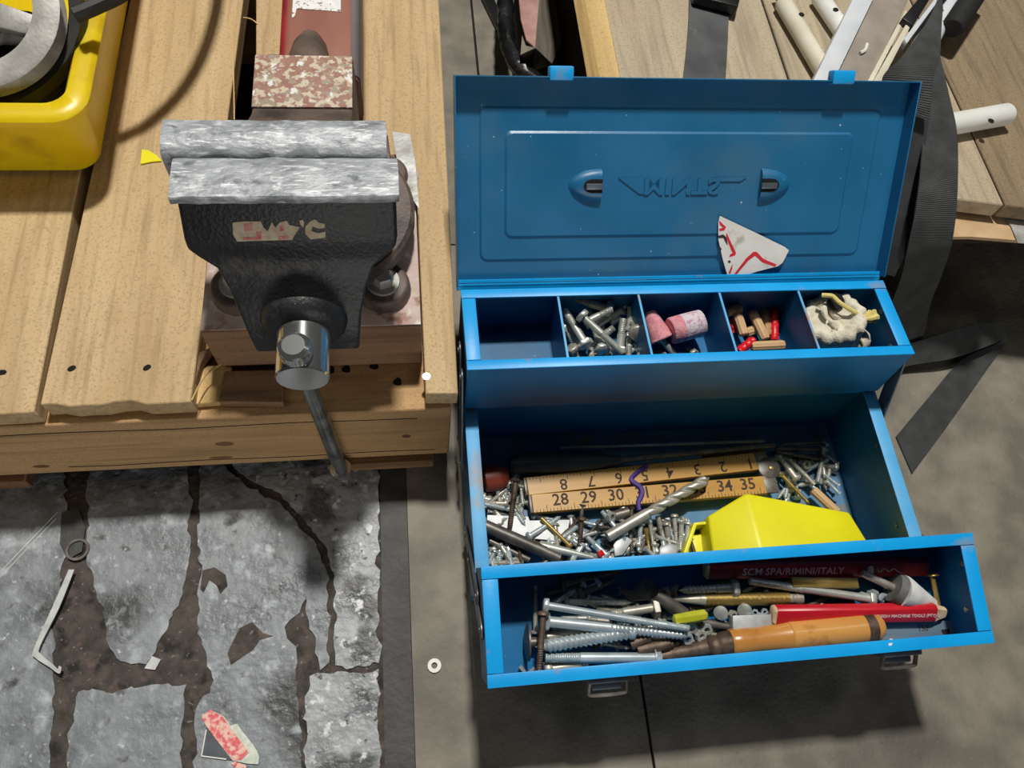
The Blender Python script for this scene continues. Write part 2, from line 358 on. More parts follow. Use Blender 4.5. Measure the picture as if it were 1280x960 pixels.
# ------------------------------------------------------------------ near pallet
pal = empty('pallet', (-20, 30, 0), 'pale pine pallet under the bench vise and yellow bin', 'pallet')
def board(x0, x1, y0, y1, z0, z1, mt='pine', slant=0, par=pal, name='deck_board', jag=0, **kw):
    """a plank along v; slant shifts its far end; jag roughens the near end"""
    n = 10; near = [(x0+(x1-x0)*i/n, y0+random.uniform(-jag, jag)) for i in range(n+1)]
    pts = [V((x, y, z0)) for x, y in near]+[V((x1+slant, y1, z0)), V((x0+slant, y1, z0))]
    return obj(name, MB().prism(pts, (0, 0, z1-z0)), mt, par, bev=.08, seg=1)
board(-62, -47.3, 8.4, 92, 12, 14); board(-47, -32.05, 8.5, 92, 12, 14, jag=.1)
board(-31.75, -21.0, 9.0, 92, 12, 14, slant=2.4, jag=.22)
# right-hand board with the cut-out the vise block stands in
obj('deck_board', MB().prism([V(p+(12,)) for p in ((-.75, 8.7), (-3.3, 8.8), (-3.25, 30), (-17.2, 30), (-17.6, 36), (-18.5, 54), (-18.4, 92), (.4, 92), (-.1, 50), (-.4, 30))], (0, 0, 2)), 'pine', pal, bev=.08, seg=1)
def cross(x0, x1, y0, y1, z0, z1, mt='pine_cross', name='cross_beam', bev=.12):
    return obj(name, MB().box((x0, y0, z0), (x1, y1, z1)), mt, pal, bev=bev, seg=1)
cross(-62, -1.2, 8.3, 17.6, 1.6, 11.98); cross(-62, -1.2, 58, 66, 1.6, 11.98); cross(-62, -1.2, 82, 91, 1.6, 11.98)
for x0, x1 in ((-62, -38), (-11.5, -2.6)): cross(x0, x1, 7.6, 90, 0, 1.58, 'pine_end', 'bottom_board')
for x, z, w_, h_ in ((-20.2, 6.6, .8, .5), (-21.2, 3.4, 1.0, .3), (-5.0, 6.4, .4, .4), (-36, 3.4, .7, .35)):
    obj('knot', MB().loft([[V((x+w_*k*math.cos(2*math.pi*i/16), y, z+h_*k*math.sin(2*math.pi*i/16))) for i in range(16)] for k, y in ((1, 8.31), (.95, 8.28))]), 'knot_wood', pal)
for x0, x1, z in ((-42, -4, 10.4), (-34, -2.5, 2.9)):
    obj('drying_crack', MB().tube(smooth([V((x0+(x1-x0)*i/8, 8.3, z+.12*math.sin(i*1.7+z))) for i in range(9)], 3), .06, 4), 'shade_wood', pal)
# broken stub of the missing deck board, lying on the beam
obj('board_stub', MB().prism([P(243, 510, 12), P(238, 494, 12), P(250, 472, 12), P(262, 462, 12), P(292, 460, 12), P(290, 506, 12)], (0, 0, .7)), 'pine_pale', pal, bev=.06, seg=1)
obj('board_stub', MB().prism([P(276, 508, 12), P(284, 470, 12), P(356, 468, 12), P(356, 509, 12)], (0, 0, .9)), 'pine_brown', pal, bev=.06, seg=1)
obj('splinter', MB().prism([P(238, 505, 12), P(245, 478, 12), P(256, 452, 12), P(268, 446, 12), P(258, 464, 12), P(248, 500, 12)], (0, 0, 1.6)), 'pine_end', pal, bev=.05, seg=1)
for x, y in ((330, 470), (413, 463), (433, 462), (497, 478), (468, 458)):
    obj('nail_hole', MB().lathe(P(x, y, 11.9), (0, 0, 1), [(0, .38), (.12, .36)], 9, lambda t, a: 1+.15*math.sin(3*a)), 'hole_black', pal)
for x, y in ((90, 461), (184, 460), (3, 466)):
    obj('nail_hole', MB().lathe(P(x, y, 13.95), (0, 0, 1), [(0, .3), (.07, .28)], 9, lambda t, a: 1+.2*math.sin(2*a+x)), 'hole_black', pal)
obj('nail', MB().lathe(P(533, 471, 13.95), (0, 0, 1), [(0, .34), (.1, .33)], 10), 'zinc', pal)
for px in (((283, 0), (290, 40), (292, 90), (293, 150)), ((304, 22), (314, 24), (322, 30)), ((240, 500), (256, 470), (276, 455))):
    obj('fibre', MB().tube(smooth([P(x, y, 14.05) for x, y in px], 4), .07, 4), 'pine_pale', pal)
# ------------------------------------------------------------------ far pallet
pl2 = empty('pallet', (40, 60, 0), 'grey weathered pallet behind the open toolbox lid', 'pallet')
def fe(u): return 24.4-.16*(u-45)
def plank2(x0, x1, mt, z=18, th=1.7):
    obj('deck_board', MB().prism([V((x0, fe(x0), z-th)), V((x1, fe(x1), z-th)), V((x1-.4, 130, z-th)), V((x0-.4, 130, z-th))], (0, 0, th)), mt, pl2, bev=.1, seg=1)
plank2(16.2, 33.0, 'weathered'); plank2(33.2, 49.9, 'weathered'); plank2(50.1, 74, 'weathered_dark'); plank2(74.3, 92, 'weathered')
obj('split_edge', MB().prism([V((13.4, 28.5, 16.3)), V((14.2, 28.5, 17.7)), V((16.25, 28.5, 17.95)), V((16.25, 28.5, 16.3))], (.4, 101, 0)), 'pine_pale', pl2, bev=.1, seg=1, noise=.25, nsc=.5)
for y0, y1 in ((31, 39), (74, 82), (120, 129)):
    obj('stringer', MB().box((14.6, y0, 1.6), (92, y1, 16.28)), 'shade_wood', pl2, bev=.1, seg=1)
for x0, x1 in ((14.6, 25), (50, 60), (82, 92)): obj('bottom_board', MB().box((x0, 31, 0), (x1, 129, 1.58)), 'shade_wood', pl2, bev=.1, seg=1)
# ------------------------------------------------------------------ toolbox
W = 37.67
tb = empty('toolbox', (18.8, 2, 0), 'open blue steel cantilever toolbox full of fasteners', 'toolbox')
def tray_mesh(x0, x1, d, h, t=.12, fl_=0):
    m = MB(); m.box((x0+.05, .05, -h+fl_), (x1-.05, d-.05, -h+fl_+t))
    m.box((x0, 0, -h+t), (x0+t, d, -.03)); m.box((x1-t, 0, -h+t), (x1, d, -.03))
    m.box((x0+t, 0, -h+t), (x1-t, t, -.03)); m.box((x0+t, d-t, -h+t), (x1-t, d, -.03)); return m
BV0, BV1, BZ = -5.1, 10.2, 9.35
bm_ = MB(); t = .12
bm_.box((0, BV0, .25), (W, BV1, .37)); bm_.box((0, BV0, .37), (t, BV1, BZ-.03)); bm_.box((W-t, BV0, .37), (W, BV1, BZ-.03))
bm_.box((t, BV0, .37), (W-t, BV0+t, BZ-.03)); bm_.box((t, BV1-t, .37), (W-t, BV1, BZ-.03))
body = obj('body', bm_, 'blue_paint', tb, bev=.03, seg=1)
for x0, x1 in ((-.02, 1.1), (W-1.15, W+.02)):
    obj('rim_flange', MB().box((x0, BV0, BZ-.12), (x1, BV1, BZ)), 'blue_worn', body, bev=.04, seg=2)
obj('rim_flange', MB().box((1.15, BV0, BZ-.12), (W-1.2, BV0+.8, BZ)), 'blue_rim_lit', body, bev=.04); obj('rim_flange', MB().box((1.15, BV1-.8, BZ-.12), (W-1.2, BV1, BZ)), 'blue_rim_lit', body, bev=.04)
obj('floor_paint', MB().box((.2, BV0+.2, .37), (W-.2, BV1-.2, .40)), 'blue_flake', body)
for y, z in ((7.4, 7.8), (5.0, 7.2), (-2.4, 6.6)):
    for x, d in ((W-t, -1), (t, 1)): obj('rivet', MB().lathe((x, y, z), (d, 0, 0), [(0, .26), (.1, .2), (.12, 0.02)], 10), 'link_steel', body)
for x in (2.5, W-2.5):
    for y in (BV0+1, BV1-1): obj('foot', MB().box((x-1.2, y-.5, 0), (x+1.2, y+.5, .25)), 'rubber', body)
def tray(name, rf, rb, h, fl_=0):
    """rf / rb: (v, z) of the front and back rim"""
    d = V((0, rb[0]-rf[0], rb[1]-rf[1])); D = d.length
    o = link(name, mesh(name, tray_mesh(0, W, D, h, .12, fl_), (0, 0, 0), bev=.03, seg=1), tb); o.data.materials.append(MATS['blue_paint'])
    o.rotation_euler = (math.atan2(d.z, d.y), 0, 0); o.location = (V((0, rf[0], rf[1]))-V(tb['_w']))*S
    for a, b in (((-.04, -.05), (W+.04, .82)), ((-.04, D-.82), (W+.04, D+.05))):
        obj('rim_flange', MB().box((a[0], a[1], -.14), (b[0], b[1], 0)), 'blue_rim_lit', o, True, bev=.05)
    for x0, x1 in ((-.02, 1.12), (W-1.12, W+.02)):
        obj('rim_flange', MB().box((x0, .86, -.16), (x1, D-.86, -.02)), 'blue_rim_lit', o, True, bev=.05)
    for y, z in ((D*.28, -2.2), (D*.72, -1.6)):
        for x, s in ((W-.12, -1), (.12, 1)): obj('rivet', MB().lathe((x, y, z), (s, 0, 0), [(0, .26), (.1, .2), (.12, .02)], 10), 'steel', o, True)
    return o, D
T1, D1 = tray('front_tray', (-13.15, 13.64), (-5.37, 15.26), 5.6)
T2, D2 = tray('back_tray', (9.85, 15.9), (17.56, 15.2), 6.4, 1.1)
for x in (8.08, 15.02, 22.22, 29.44):
    obj('divider', MB().box((x-.06, .14, -5.2), (x+.06, D2-.14, -.2)), 'blue_rim_lit' if 0 else 'blue_paint', T2, True, bev=.02, seg=1)
    obj('divider_edge', MB().box((x-.09, .5, -.22), (x+.09, D2-.5, -.1)), 'blue_worn', T2, True)
for x in (8.6, 31.0):                                   # draw latches on the front tray
    la = MB(); la.box((x-1.5, -.55, -2.6), (x+1.5, -.02, -1.0)); la.box((x-1.1, -1.1, -2.3), (x+1.1, -.5, -1.9))
    lt = obj('latch', la, 'link_steel', T1, True, bev=.12)
    obj('latch_loop', MB().tube(smooth([(x-1.3, -.4, -1.5), (x-1.35, -1.1, -1.9), (x-1.1, -1.4, -2.0), (x+1.1, -1.4, -2.0), (x+1.35, -1.1, -1.9), (x+1.3, -.4, -1.5)], 4), .16, 6), 'steel_dark', T1, True)
def link_bar(u, a, b, w=.75):
    a = V((u, a[0], a[1])); b = V((u, b[0], b[1])); d = (b-a).normalized(); n = V((1, 0, 0)).cross(d); pts = []
    for c, s in ((b, 0), (a, math.pi)):
        for k in range(9):
            an = s-math.pi/2+math.pi*k/8; pts.append(c+d*(w*math.cos(an))+n*(w*math.sin(an)))
    o = obj('cantilever_link', MB().prism(pts, (.16, 0, 0)), 'link_steel', tb, bev=.04, seg=1)
    for c in (a, b): obj('rivet', MB().lathe(c+V((-.14 if u < 0 else .14, 0, 0)), (1, 0, 0), [(0, .05), (.05, .3), (.3, .34)], 10), 'steel_dark', o)
for u in (-.22, W+.06):
    link_bar(u, (.2, 3.2), (-6.6, 11.2)); link_bar(u, (-2.6, 5.2), (-9.2, 12.6))
    link_bar(u-(.18 if u < 0 else -.18), (8.4, 5.2), (13.0, 13.2)); link_bar(u-(.18 if u < 0 else -.18), (5.8, 5.6), (10.4, 13.4))
# lid: local frame x = u, y = up along the lid, z = towards the inside of the lid; 0 = rim plane
LA = math.radians(46.5)
lid = link('lid', None, tb); lid.rotation_euler = (LA, 0, 0); lid.location = (V((0, 17.9, 15.2))-V(tb['_w']))*S
X0, X1, LH, DP = -.3, W+.35, 16.3, -1.4
lm = MB(); a = .12
lm.box((X0, 0, DP), (X0+a, LH, 0)); lm.box((X1-a, 0, DP), (X1, LH, 0)); lm.box((X0+a, LH-a, DP), (X1-a, LH, 0)); lm.box((X0+a, 0, DP), (X1-a, a, -.8))
obj('lid_wall', lm, 'blue_lid', lid, True, bev=.03, seg=1)
def rect(x0, x1, y0, y1, z): return [V((x0, y0, z)), V((x1, y0, z)), V((x1, y1, z)), V((x0, y1, z))]
def rrect(x0, x1, y0, y1, z, r=.5, n=4):
    out = []
    for cx, cy, s in ((x1-r, y0+r, -90), (x1-r, y1-r, 0), (x0+r, y1-r, 90), (x0+r, y0+r, 180)):
        for k in range(n+1):
            an = math.radians(s+90*k/n); out.append(V((cx+r*math.cos(an), cy+r*math.sin(an), z)))
    return out
pm = MB()
rg = [rrect(X0, X1, 0, LH, DP-.12, .02), rrect(X0, X1, 0, LH, DP, .02), rrect(1.7, 35.7, 1.8, 14.1, DP), rrect(1.88, 35.52, 1.98, 13.92, DP+.14), rrect(3.75, 33.5, 3.75, 12.25, DP+.14), rrect(3.93, 33.32, 3.93, 12.07, DP+.28)]
pm.loft(rg, True); panel = obj('lid_panel', pm, 'blue_lid', lid, True, ang=25)
z0 = DP+.28
tx = text('MINTS', 1.75, (18.7, 7.95, z0+.05), (1, 0, 0), (0, 1, 0), .07, .05, flipy=True)
cx = 18.7
tx.v = [V((cx+(v.x-cx)*1.32+(v.y-7.95)*.35*0, v.y, v.z)) for v in tx.v]
tx.prism([V((13.2, 8.62, z0)), V((15.2, 8.62, z0)), V((15.5, 7.3, z0)), V((15.1, 7.3, z0))], (0, 0, .1))
tx.prism([V((21.6, 8.62, z0)), V((24.3, 8.62, z0)), V((23.8, 8.3, z0)), V((21.6, 8.3, z0))], (0, 0, .1))
obj('lettering', tx, 'blue_lid', lid, True, fix=True)
for c, s in ((10.5, -1), (26.8, 1)):                      # pressed handle sockets
    hm = MB(); rgs = []
    for k, (sc_, zz) in enumerate(((1.0, 0), (.92, .22), (.74, .42), (.5, .5))):
        ring = []
        for j in range(17):
            an = -math.pi/2+math.pi*j/16; ring.append(V((c+s*(-1.25+2.75*sc_*max(0, math.cos(an))), 8.0+1.35*sc_*math.sin(an), z0+zz)))
        ring += [V((c+s*-1.25, 8.0+1.35*sc_*q, z0+zz)) for q in (.6, .2, -.2, -.6)]
        rgs.append(ring)
    hm.loft(rgs); hs = obj('handle_socket', hm, 'blue_lid', lid, True, ang=60)
    sl = MB(); pts = []
    for j in range(13):
        an = -math.pi/2+math.pi*j/12; pts.append(V((c+s*(-.45+.75*math.cos(an)), 8.0+.55*math.sin(an), z0+.47)))
    pts += [V((c-s*1.28, 8.55, z0+.47)), V((c-s*1.28, 7.45, z0+.47))]; sl.prism(pts, (0, 0, .05)); obj('slot', sl, 'hole_black', lid, True)
    obj('handle_clip', MB().box((c-s*.6-.7, 7.72, z0+.5), (c-s*.6+.7, 8.22, z0+.66)), 'link_steel', lid, True, bev=.06)
for x in (7.95, 31.1):
    obj('hasp_tab', MB().box((x-.95, LH-.3, -.9), (x+.95, LH+.75, .12)), 'blue_rim_lit', lid, True, bev=.15)
for x0, x1 in ((X0, X1),):
    obj('hinge_strip', MB().box((x0, -.55, -.95), (x1, .35, -.81)), 'blue_rim_lit', lid, True, bev=.04)
    obj('hinge_pin', MB().lathe((x0, -.1, -1.05), (1, 0, 0), [(0, .28), (x1-x0, .28)], 10), 'blue_rim_lit', lid, True)
# specks of dirt are in the paint; a torn label lies against the lid
def L(x, y, z):                                             # lid-frame point -> room
    return V((x, 17.9+y*math.cos(LA)-z*math.sin(LA), 15.2+y*math.sin(LA)+z*math.cos(LA)))
def LP(px, py, off):
    """photo point on the lid plane lifted by off"""
    n = V((0, -math.sin(LA), math.cos(LA))); p0 = L(0, 0, off); d = FW + RT*((px-640)/FPX) - UP*((py-480)/FPX)
    return CAM + d*((p0-CAM).dot(n)/d.dot(n))
nl = V((0, -math.sin(LA), math.cos(LA)))
lab = empty('torn_label', LP(930, 320, -1.4), 'torn triangular white label with red lines, lying in the toolbox lid', 'label')
def lpoly(pts, mt, name, lift, th=.03):
    mb = MB().prism([LP(690+x*310/1280, 200+y*160/661, DP+.4+lift+.0003*(600-y)) for x, y in pts], nl*th); return obj(name, mb, mt, lab)
lpoly([(866, 288), (1040, 370), (1200, 448), (1222, 466), (1190, 530), (1165, 548), (1060, 575), (930, 618), (908, 606), (880, 510), (858, 410), (858, 320)], 'paper', 'paper', 0)
for q in ([(862, 312), (898, 346), (890, 362), (866, 368), (862, 356), (882, 350), (866, 334)], [(900, 375), (950, 480), (945, 492), (915, 502), (918, 488), (932, 482), (898, 398)],
          [(1040, 474), (1056, 474), (1090, 510), (1160, 540), (1150, 550), (1085, 528), (1048, 494), (1012, 520), (935, 612), (932, 600), (1000, 510)], [(912, 580), (932, 535), (930, 560), (916, 596)]):
    lpoly(q, 'paper_red', 'red_line', .035, .015)
for q in ([(858, 392), (884, 384), (900, 400), (908, 440), (898, 430), (884, 402), (860, 404)], [(862, 440), (876, 460), (870, 466), (860, 456)], [(908, 520), (920, 518), (922, 530), (910, 532)]):
    lpoly(q, 'paper_black', 'black_line', .035, .015)
# ------------------------------------------------------------------ fasteners
def helix(r, L0, L1, pitch, dep, seg=10, taper=0):
    """thread along +z from L0 to L1 as a true helical ridge"""
    n = max(3, int((L1-L0)/pitch*3)); rings = []
    for k in range(n+1):
        z = L0+(L1-L0)*k/n; f = 1.0
        if taper and z > L1-taper: f = max(.06, (L1-z)/taper)
        ring = []
        for i in range(seg):
            ph = (z/pitch-i/seg) % 1.0; tri = abs(2*ph-1)
            rr = r*f-dep*f*(1-tri); ring.append(V((rr*math.cos(2*math.pi*i/seg), rr*math.sin(2*math.pi*i/seg), z)))
        rings.append(ring)
    return rings
def hexr(r, z, seg=6): return [V((r*math.cos(math.pi/3*i), r*math.sin(math.pi/3*i), z)) for i in range(6)]
def circ(r, z, seg=12): return [V((r*math.cos(2*math.pi*i/seg), r*math.sin(2*math.pi*i/seg), z)) for i in range(seg)]
def bolt_mesh(name, L_, d, head='hex', thr=.5, taper=0, hd=None, coarse=1.0):
    """head at z<=0, shank up +z. head: hex, pan, flat, disc, none"""
    m = MB(); r = d/2; hd = hd or d*1.75; hr = hd/2
    if head == 'hex': m.loft([hexr(hr*1.06, 0), hexr(hr*1.1, -.08*d), hexr(hr*1.1, -.6*d), hexr(hr*.96, -.7*d)])
    elif head == 'pan': m.loft([circ(hr, 0), circ(hr, -.15*d), circ(hr*.85, -.45*d), circ(hr*.45, -.6*d)])
    elif head == 'flat': m.loft([circ(r, .5*d), circ(hr, -.0), circ(hr, -.06*d), circ(hr*.4, -.07*d)])
    elif head == 'disc': m.loft([circ(hr, 0, 18), circ(hr, -.15*d, 18), circ(hr*.6, -.35*d, 18), circ(hr*.1, -.42*d, 18)])
    elif head == 'flange': m.loft([circ(hr*1.35, 0, 16), circ(hr*1.35, -.12*d, 16), circ(hr, -.16*d, 16)]); m.loft([hexr(hr, -.14*d), hexr(hr, -.7*d)])
    z1 = L_*(1-thr); p = .22*d*coarse
    if thr < 1: m.loft([circ(r*.97, 0), circ(r*.97, z1)])
    if thr > 0: m.loft(helix(r, z1, L_, max(p, .09), .13*d*(1.25 if coarse > 1 else 1), 10, taper))
    return mesh(name, m, ang=50)
BM = {}
def bolt(a, b, d, head='hex', mt='zinc', thr=.5, taper=0, hd=None, coarse=1.0, roll=None, label=None, name='hex_bolt', cat='bolt', group=None):
    """a = head end, b = tip, both (px, py, z) in the photo"""
    A, B = P(*a), P(*b); L_ = max(.4, round((B-A).length*4)/4)
    k = (L_, d, head, thr, taper, hd, coarse, mt)
    if k not in BM:
        BM[k] = bolt_mesh(name, L_, d, head, thr, taper, hd, coarse); BM[k].materials.append(MATS[mt])
    o = link(name, BM[k]); along(o, A, B, random.uniform(0, 6) if roll is None else roll); return tag(o, label, cat, group)
def rod(a, b, prof, mt, name, label, cat, seg=16, rip=None, par=None):
    """prof in fractions of the length, radius in cm"""
    A, B = P(*a), P(*b); L_ = (B-A).length
    m = MB().lathe((0, 0, 0), (0, 0, 1), [(t*L_, r) for t, r in prof], seg, rip)
    o = link(name, mesh(name, m, ang=40)); o.data.materials.append(MATS[mt]); along(o, A, B); return tag(o, label, cat)
def nut_mesh(name, d, mt, ring=False):
    m = MB(); h = d*.42; n = 12
    def hx(r, z): return [V((r*(1 if ring else 1/max(abs(math.cos((2*math.pi*i/n) % (math.pi/3)-math.pi/6)), .1)*.93)*math.cos(2*math.pi*i/n), r*(1 if ring else 1/max(abs(math.cos((2*math.pi*i/n) % (math.pi/3)-math.pi/6)), .1)*.93)*math.sin(2*math.pi*i/n), z)) for i in range(n)]
    hh = h if not ring else .12
    m.loft([hx(d/2, 0), hx(d/2, hh), circ(d*.27, hh, n), circ(d*.27, 0, n), hx(d/2, 0)], False)
    me = mesh(name, m, ang=30); me.materials.append(MATS[mt]); return me
def nut(p, d, tilt, mt, label, name='nut', ring=False, group=None, cat='nut'):
    o = link(name, nut_mesh(name, d, mt, ring)); A = P(*p); along(o, A, A+V(tilt)); return tag(o, label, cat, group)
# back tray, second compartment: hex bolts
GB = 'hex bolts in the back tray'
C2 = [((757, 385, 12.6), (713, 371, 12.9), .8, 'stud end pointing at the back left corner'),
      ((730, 427, 12.6), (705, 387, 12.4), .72, 'big hex head low, shank leaning on the left divider'),
      ((720, 432, 11.2), (702, 399, 11.6), .66, 'dull shank tight along the left divider'),
      ((730, 397, 14.0), (780, 443, 13.4), .66, 'on top of the pile, tip towards the front wall'),
      ((736, 401, 12.6), (766, 386, 13.2), .66, 'threaded end rising to the right behind the top bolt'),
      ((746, 406, 11.4), (776, 388, 12.2), .66, 'threaded end in the middle of the pile, pointing right'),
      ((779, 386, 11.6), (788, 368, 12.6), .6, 'thin shank leaning in the back right corner'),
      ((787, 408, 11.6), (788, 383, 12.4), .62, 'threaded end upright beside the right divider'),
      ((775, 434, 12.0), (779, 397, 13.0), .74, 'thick threaded shank standing right of the top bolt'),
      ((752, 434, 12.2), (740, 404, 11.2), .66, 'hex head at the front, right of the biggest head'),
      ((716, 438, 12.2), (724, 452, 11.2), .6, 'small square looking head at the front left corner'),
      ((742, 446, 11.2), (764, 444, 11.4), .66, 'lying flat along the front wall'),
      ((787, 424, 11.6), (785, 447, 11.8), .62, 'plain shank pointing straight at the front wall'),
      ((756, 418, 11.4), (768, 409, 12.0), .66, 'short threaded end between the crossing shanks'),
      ((802, 444, 12.0), (794, 430, 11.2), .55, 'shiny domed head in the front right corner'),
      ((748, 402, 10.8), (762, 432, 10.8), .66, 'shaded at the bottom of the pile')]
C2 += [((708, 412, 11.3), (728, 416, 11.2), .6, 'shaded shank near the left divider, low in the pile'), ((748, 426, 11.3), (738, 440, 11.4), .62, 'short end showing under the biggest head'),
      ((768, 398, 11.3), (752, 378, 11.4), .6, 'deep in the back half of the pile'), ((792, 436, 11.3), (778, 446, 11.4), .6, 'small end in the front right corner'),
      ((770, 440, 11.4), (758, 428, 11.3), .62, 'low at the front, under the top bolt tip'), ((730, 384, 11.3), (744, 396, 11.4), .6, 'shaded behind the head of the top bolt')]
for a, b, d, s in C2:
    if a[2] < 13.3: a = (a[0], a[1], a[2]+.55); b = (b[0], b[1], b[2]+.55)
    bolt(a, b, d, 'pan' if 'domed' in s else 'hex', random.choice(['zinc', 'steel', 'zinc']), .55, label='steel hex bolt, '+s, group=GB)
bolt((796, 414, 13.2), (788, 398, 11.8), .8, 'hex', 'steel', .4, hd=1.45, label='steel hex bolt with broad head facing up beside the right divider', group=GB)
# third compartment: mounted grinding stones
t = empty('grinding_stone', P(820, 412, 11), 'pink tapered grinding stone by the left divider', 'grinding stone')
def part_rod(par, a, b, prof, mt, name, seg=16, rip=None):
    A, B = P(*a), P(*b); L_ = (B-A).length; return obj(name, MB().lathe(A, B-A, [(q*L_, r) for q, r in prof], seg, rip), mt, par, ang=40)
part_rod(t, (811, 390, 12.6), (827, 424, 11.8), [(0, .1), (0, .5), (.04, .56), (1, 1.1), (1.03, 1.04), (1.03, .2)], 'pink_stone', 'stone', 20)
part_rod(t, (827, 424, 11.8), (846, 447, 10.8), [(0, .28), (1, .28)], 'steel', 'shank', 10)
t = empty('grinding_stone', P(857, 410, 11), 'pink and white cylindrical grinding stone in the middle compartment', 'grinding stone')
part_rod(t, (838, 414, 12.4), (877, 403, 12.6), [(0, .2), (0, 1.1), (.05, 1.2), (.36, 1.2)], 'pink_stone', 'stone', 22)
part_rod(t, (838, 414, 12.4), (877, 403, 12.6), [(.36, 1.2), (.96, 1.2), (1.0, 1.12), (1.0, .2)], 'white_stone', 'stone_end', 22)
part_rod(t, (838, 414, 12.4), (824, 428, 10.9), [(0, .26), (1, .26)], 'steel', 'shank', 10)
rod((816, 441, 10.6), (832, 443, 10.6), [(0, .4), (1, .42)], 'steel_dark', 'steel_pin', 'stubby grey steel pin under the pink tapered stone', 'pin')
bolt((866, 441, 10.9), (860, 436, 10.6), .5, 'hex', 'steel', .4, label='short steel bolt near the front wall, below the white stone')
rod((847, 444, 10.5), (858, 444, 10.5), [(0, .3), (1, .3)], 'steel', 'steel_pin', 'thin steel pin lying along the front of the stone compartment', 'pin')
# fourth compartment: fluted dowels and red plugs
def flute(t_, a): return 1+.06*math.cos(10*a)
DW = [((907, 391, 12.3), (926, 385, 12.3), 'highest, lying by the left divider'), ((922, 394, 12.2), (930, 419, 11.9), 'end grain facing front, under the highest one'),
      ((933, 416, 11.0), (946, 411, 11.2), 'short stub half hidden in the middle'), ((940, 389, 11.8), (957, 424, 11.8), 'long one sloping down in the centre'),
      ((955, 388, 11.3), (961, 420, 11.2), 'standing beside the red twisted plug'), ((939, 433, 12.0), (980, 431, 12.0), 'lying flat along the front wall')]
for a, b, s in DW:
    rod(a, b, [(0, .1), (0, .33), (.05, .42), (.95, .42), (1, .33), (1, .1)], 'dowel', 'wooden_dowel', 'fluted wooden dowel, '+s, 'dowel', 20, flute)['group'] = 'wooden dowels'
def knob(t_, a): return 1+.12*math.sin(t_*9+2*a)
for a, b, s in (((968, 387, 11.6), (968, 426, 11.4), 'long twisted red plastic wall plug standing right of the dowels'), ((922, 440, 12.2), (941, 425, 12.0), 'ribbed red plastic wall plug by the front left corner'),
                ((911, 399, 11.4), (918, 416, 11.0), 'red plastic wall plug mostly hidden by the left divider')):
    rod(a, b, [(i/14, .36+(.05 if i % 2 else 0)) for i in range(15)], 'red_plastic', 'wall_plug', s, 'wall plug', 12, knob)['group'] = 'red wall plugs'
# fifth compartment: drawstring bag
bag = empty('drawstring_bag', P(1048, 405, 9.8), 'cream canvas drawstring bag with yellow cord in the back tray', 'bag')
b0 = V((34.0, 14.2, 10.9)); ax = (P(1041, 390, 14.6)-b0).normalized()
def ruff(t_, a):
    k = max(0, min(1, (t_-1.2)/1.8)); return 1+k*(.035*math.sin(15*a)+.035*math.sin(9*a+1.3)+.015*math.sin(23*a+.4))+.02*math.sin(3*a)
bagm = MB().lathe(b0, ax, [(0, .3), (.05, 2.0), (.6, 2.45), (1.4, 2.5), (2.2, 2.6), (2.9, 2.75), (3.3, 2.7), (3.6, 2.45), (3.7, 2.15), (3.6, 1.85), (3.35, 1.6), (3.2, 1.35), (3.25, 1.0), (3.3, .6), (3.2, .1)], 120, ruff)
obj('pouch', bagm, 'canvas', bag, ang=80, noise=.05, nsc=2.5)
obj('opening', MB().lathe(P(1046, 379, 14.6), V((.05, -.3, .95)), [(-.3, .2), (-.3, .75), (.02, .72), (.03, .1)], 20, lambda t_, a: 1+.25*math.sin(a+1)), 'hole_black', bag)
for k, pp in enumerate((((1032, 378), (1030, 388), (1034, 400)), ((1036, 400), (1044, 407), (1050, 416)), ((1054, 392), (1062, 396), (1071, 390)), ((1054, 402), (1062, 406), (1069, 400)), ((1038, 388), (1046, 396), (1056, 398)), ((1040, 412), (1048, 420), (1056, 420)))):
    obj('fold', MB().tube(smooth([P(x, y, 14.1) for x, y in pp], 6), .26, 8, lambda q_: .06+.22*math.sin(math.pi*q_)), 'canvas', bag, noise=.06, nsc=3)
obj('cord', MB().tube(smooth([P(1027, 369, 15.0), P(1040, 370, 15.3), P(1048, 377, 15.4), P(1058, 384, 15.3), P(1070, 391, 15.0), P(1082, 399, 14.6)], 6), .2, 8), 'yellow_cord', bag)
obj('cord_end', MB().lathe(P(1081, 399, 14.6), P(1097, 393, 14.6)-P(1081, 399, 14.6), [(0, .2), (.25, .42), (.6, .5), (1.0, .62), (1.1, .2)], 14, lambda t_, a: 1+.2*math.sin(5*a)), 'yellow_cord', bag)
obj('cord', MB().tube(smooth([P(1052, 428, 13.4), P(1062, 422, 13.4), P(1072, 421, 13.2), P(1078, 430, 12.6)], 6), .13, 6), 'yellow_cord', bag)
obj('lower_cloth', MB().lathe(P(1066, 429, 11.2), (0, 0, 1), [(0, 1.15), (.8, 1.2), (1.3, 1.0), (1.6, .5), (1.65, .02)], 30, lambda t_, a: 1+.04*math.sin(8*a)), 'canvas', bag, ang=80)
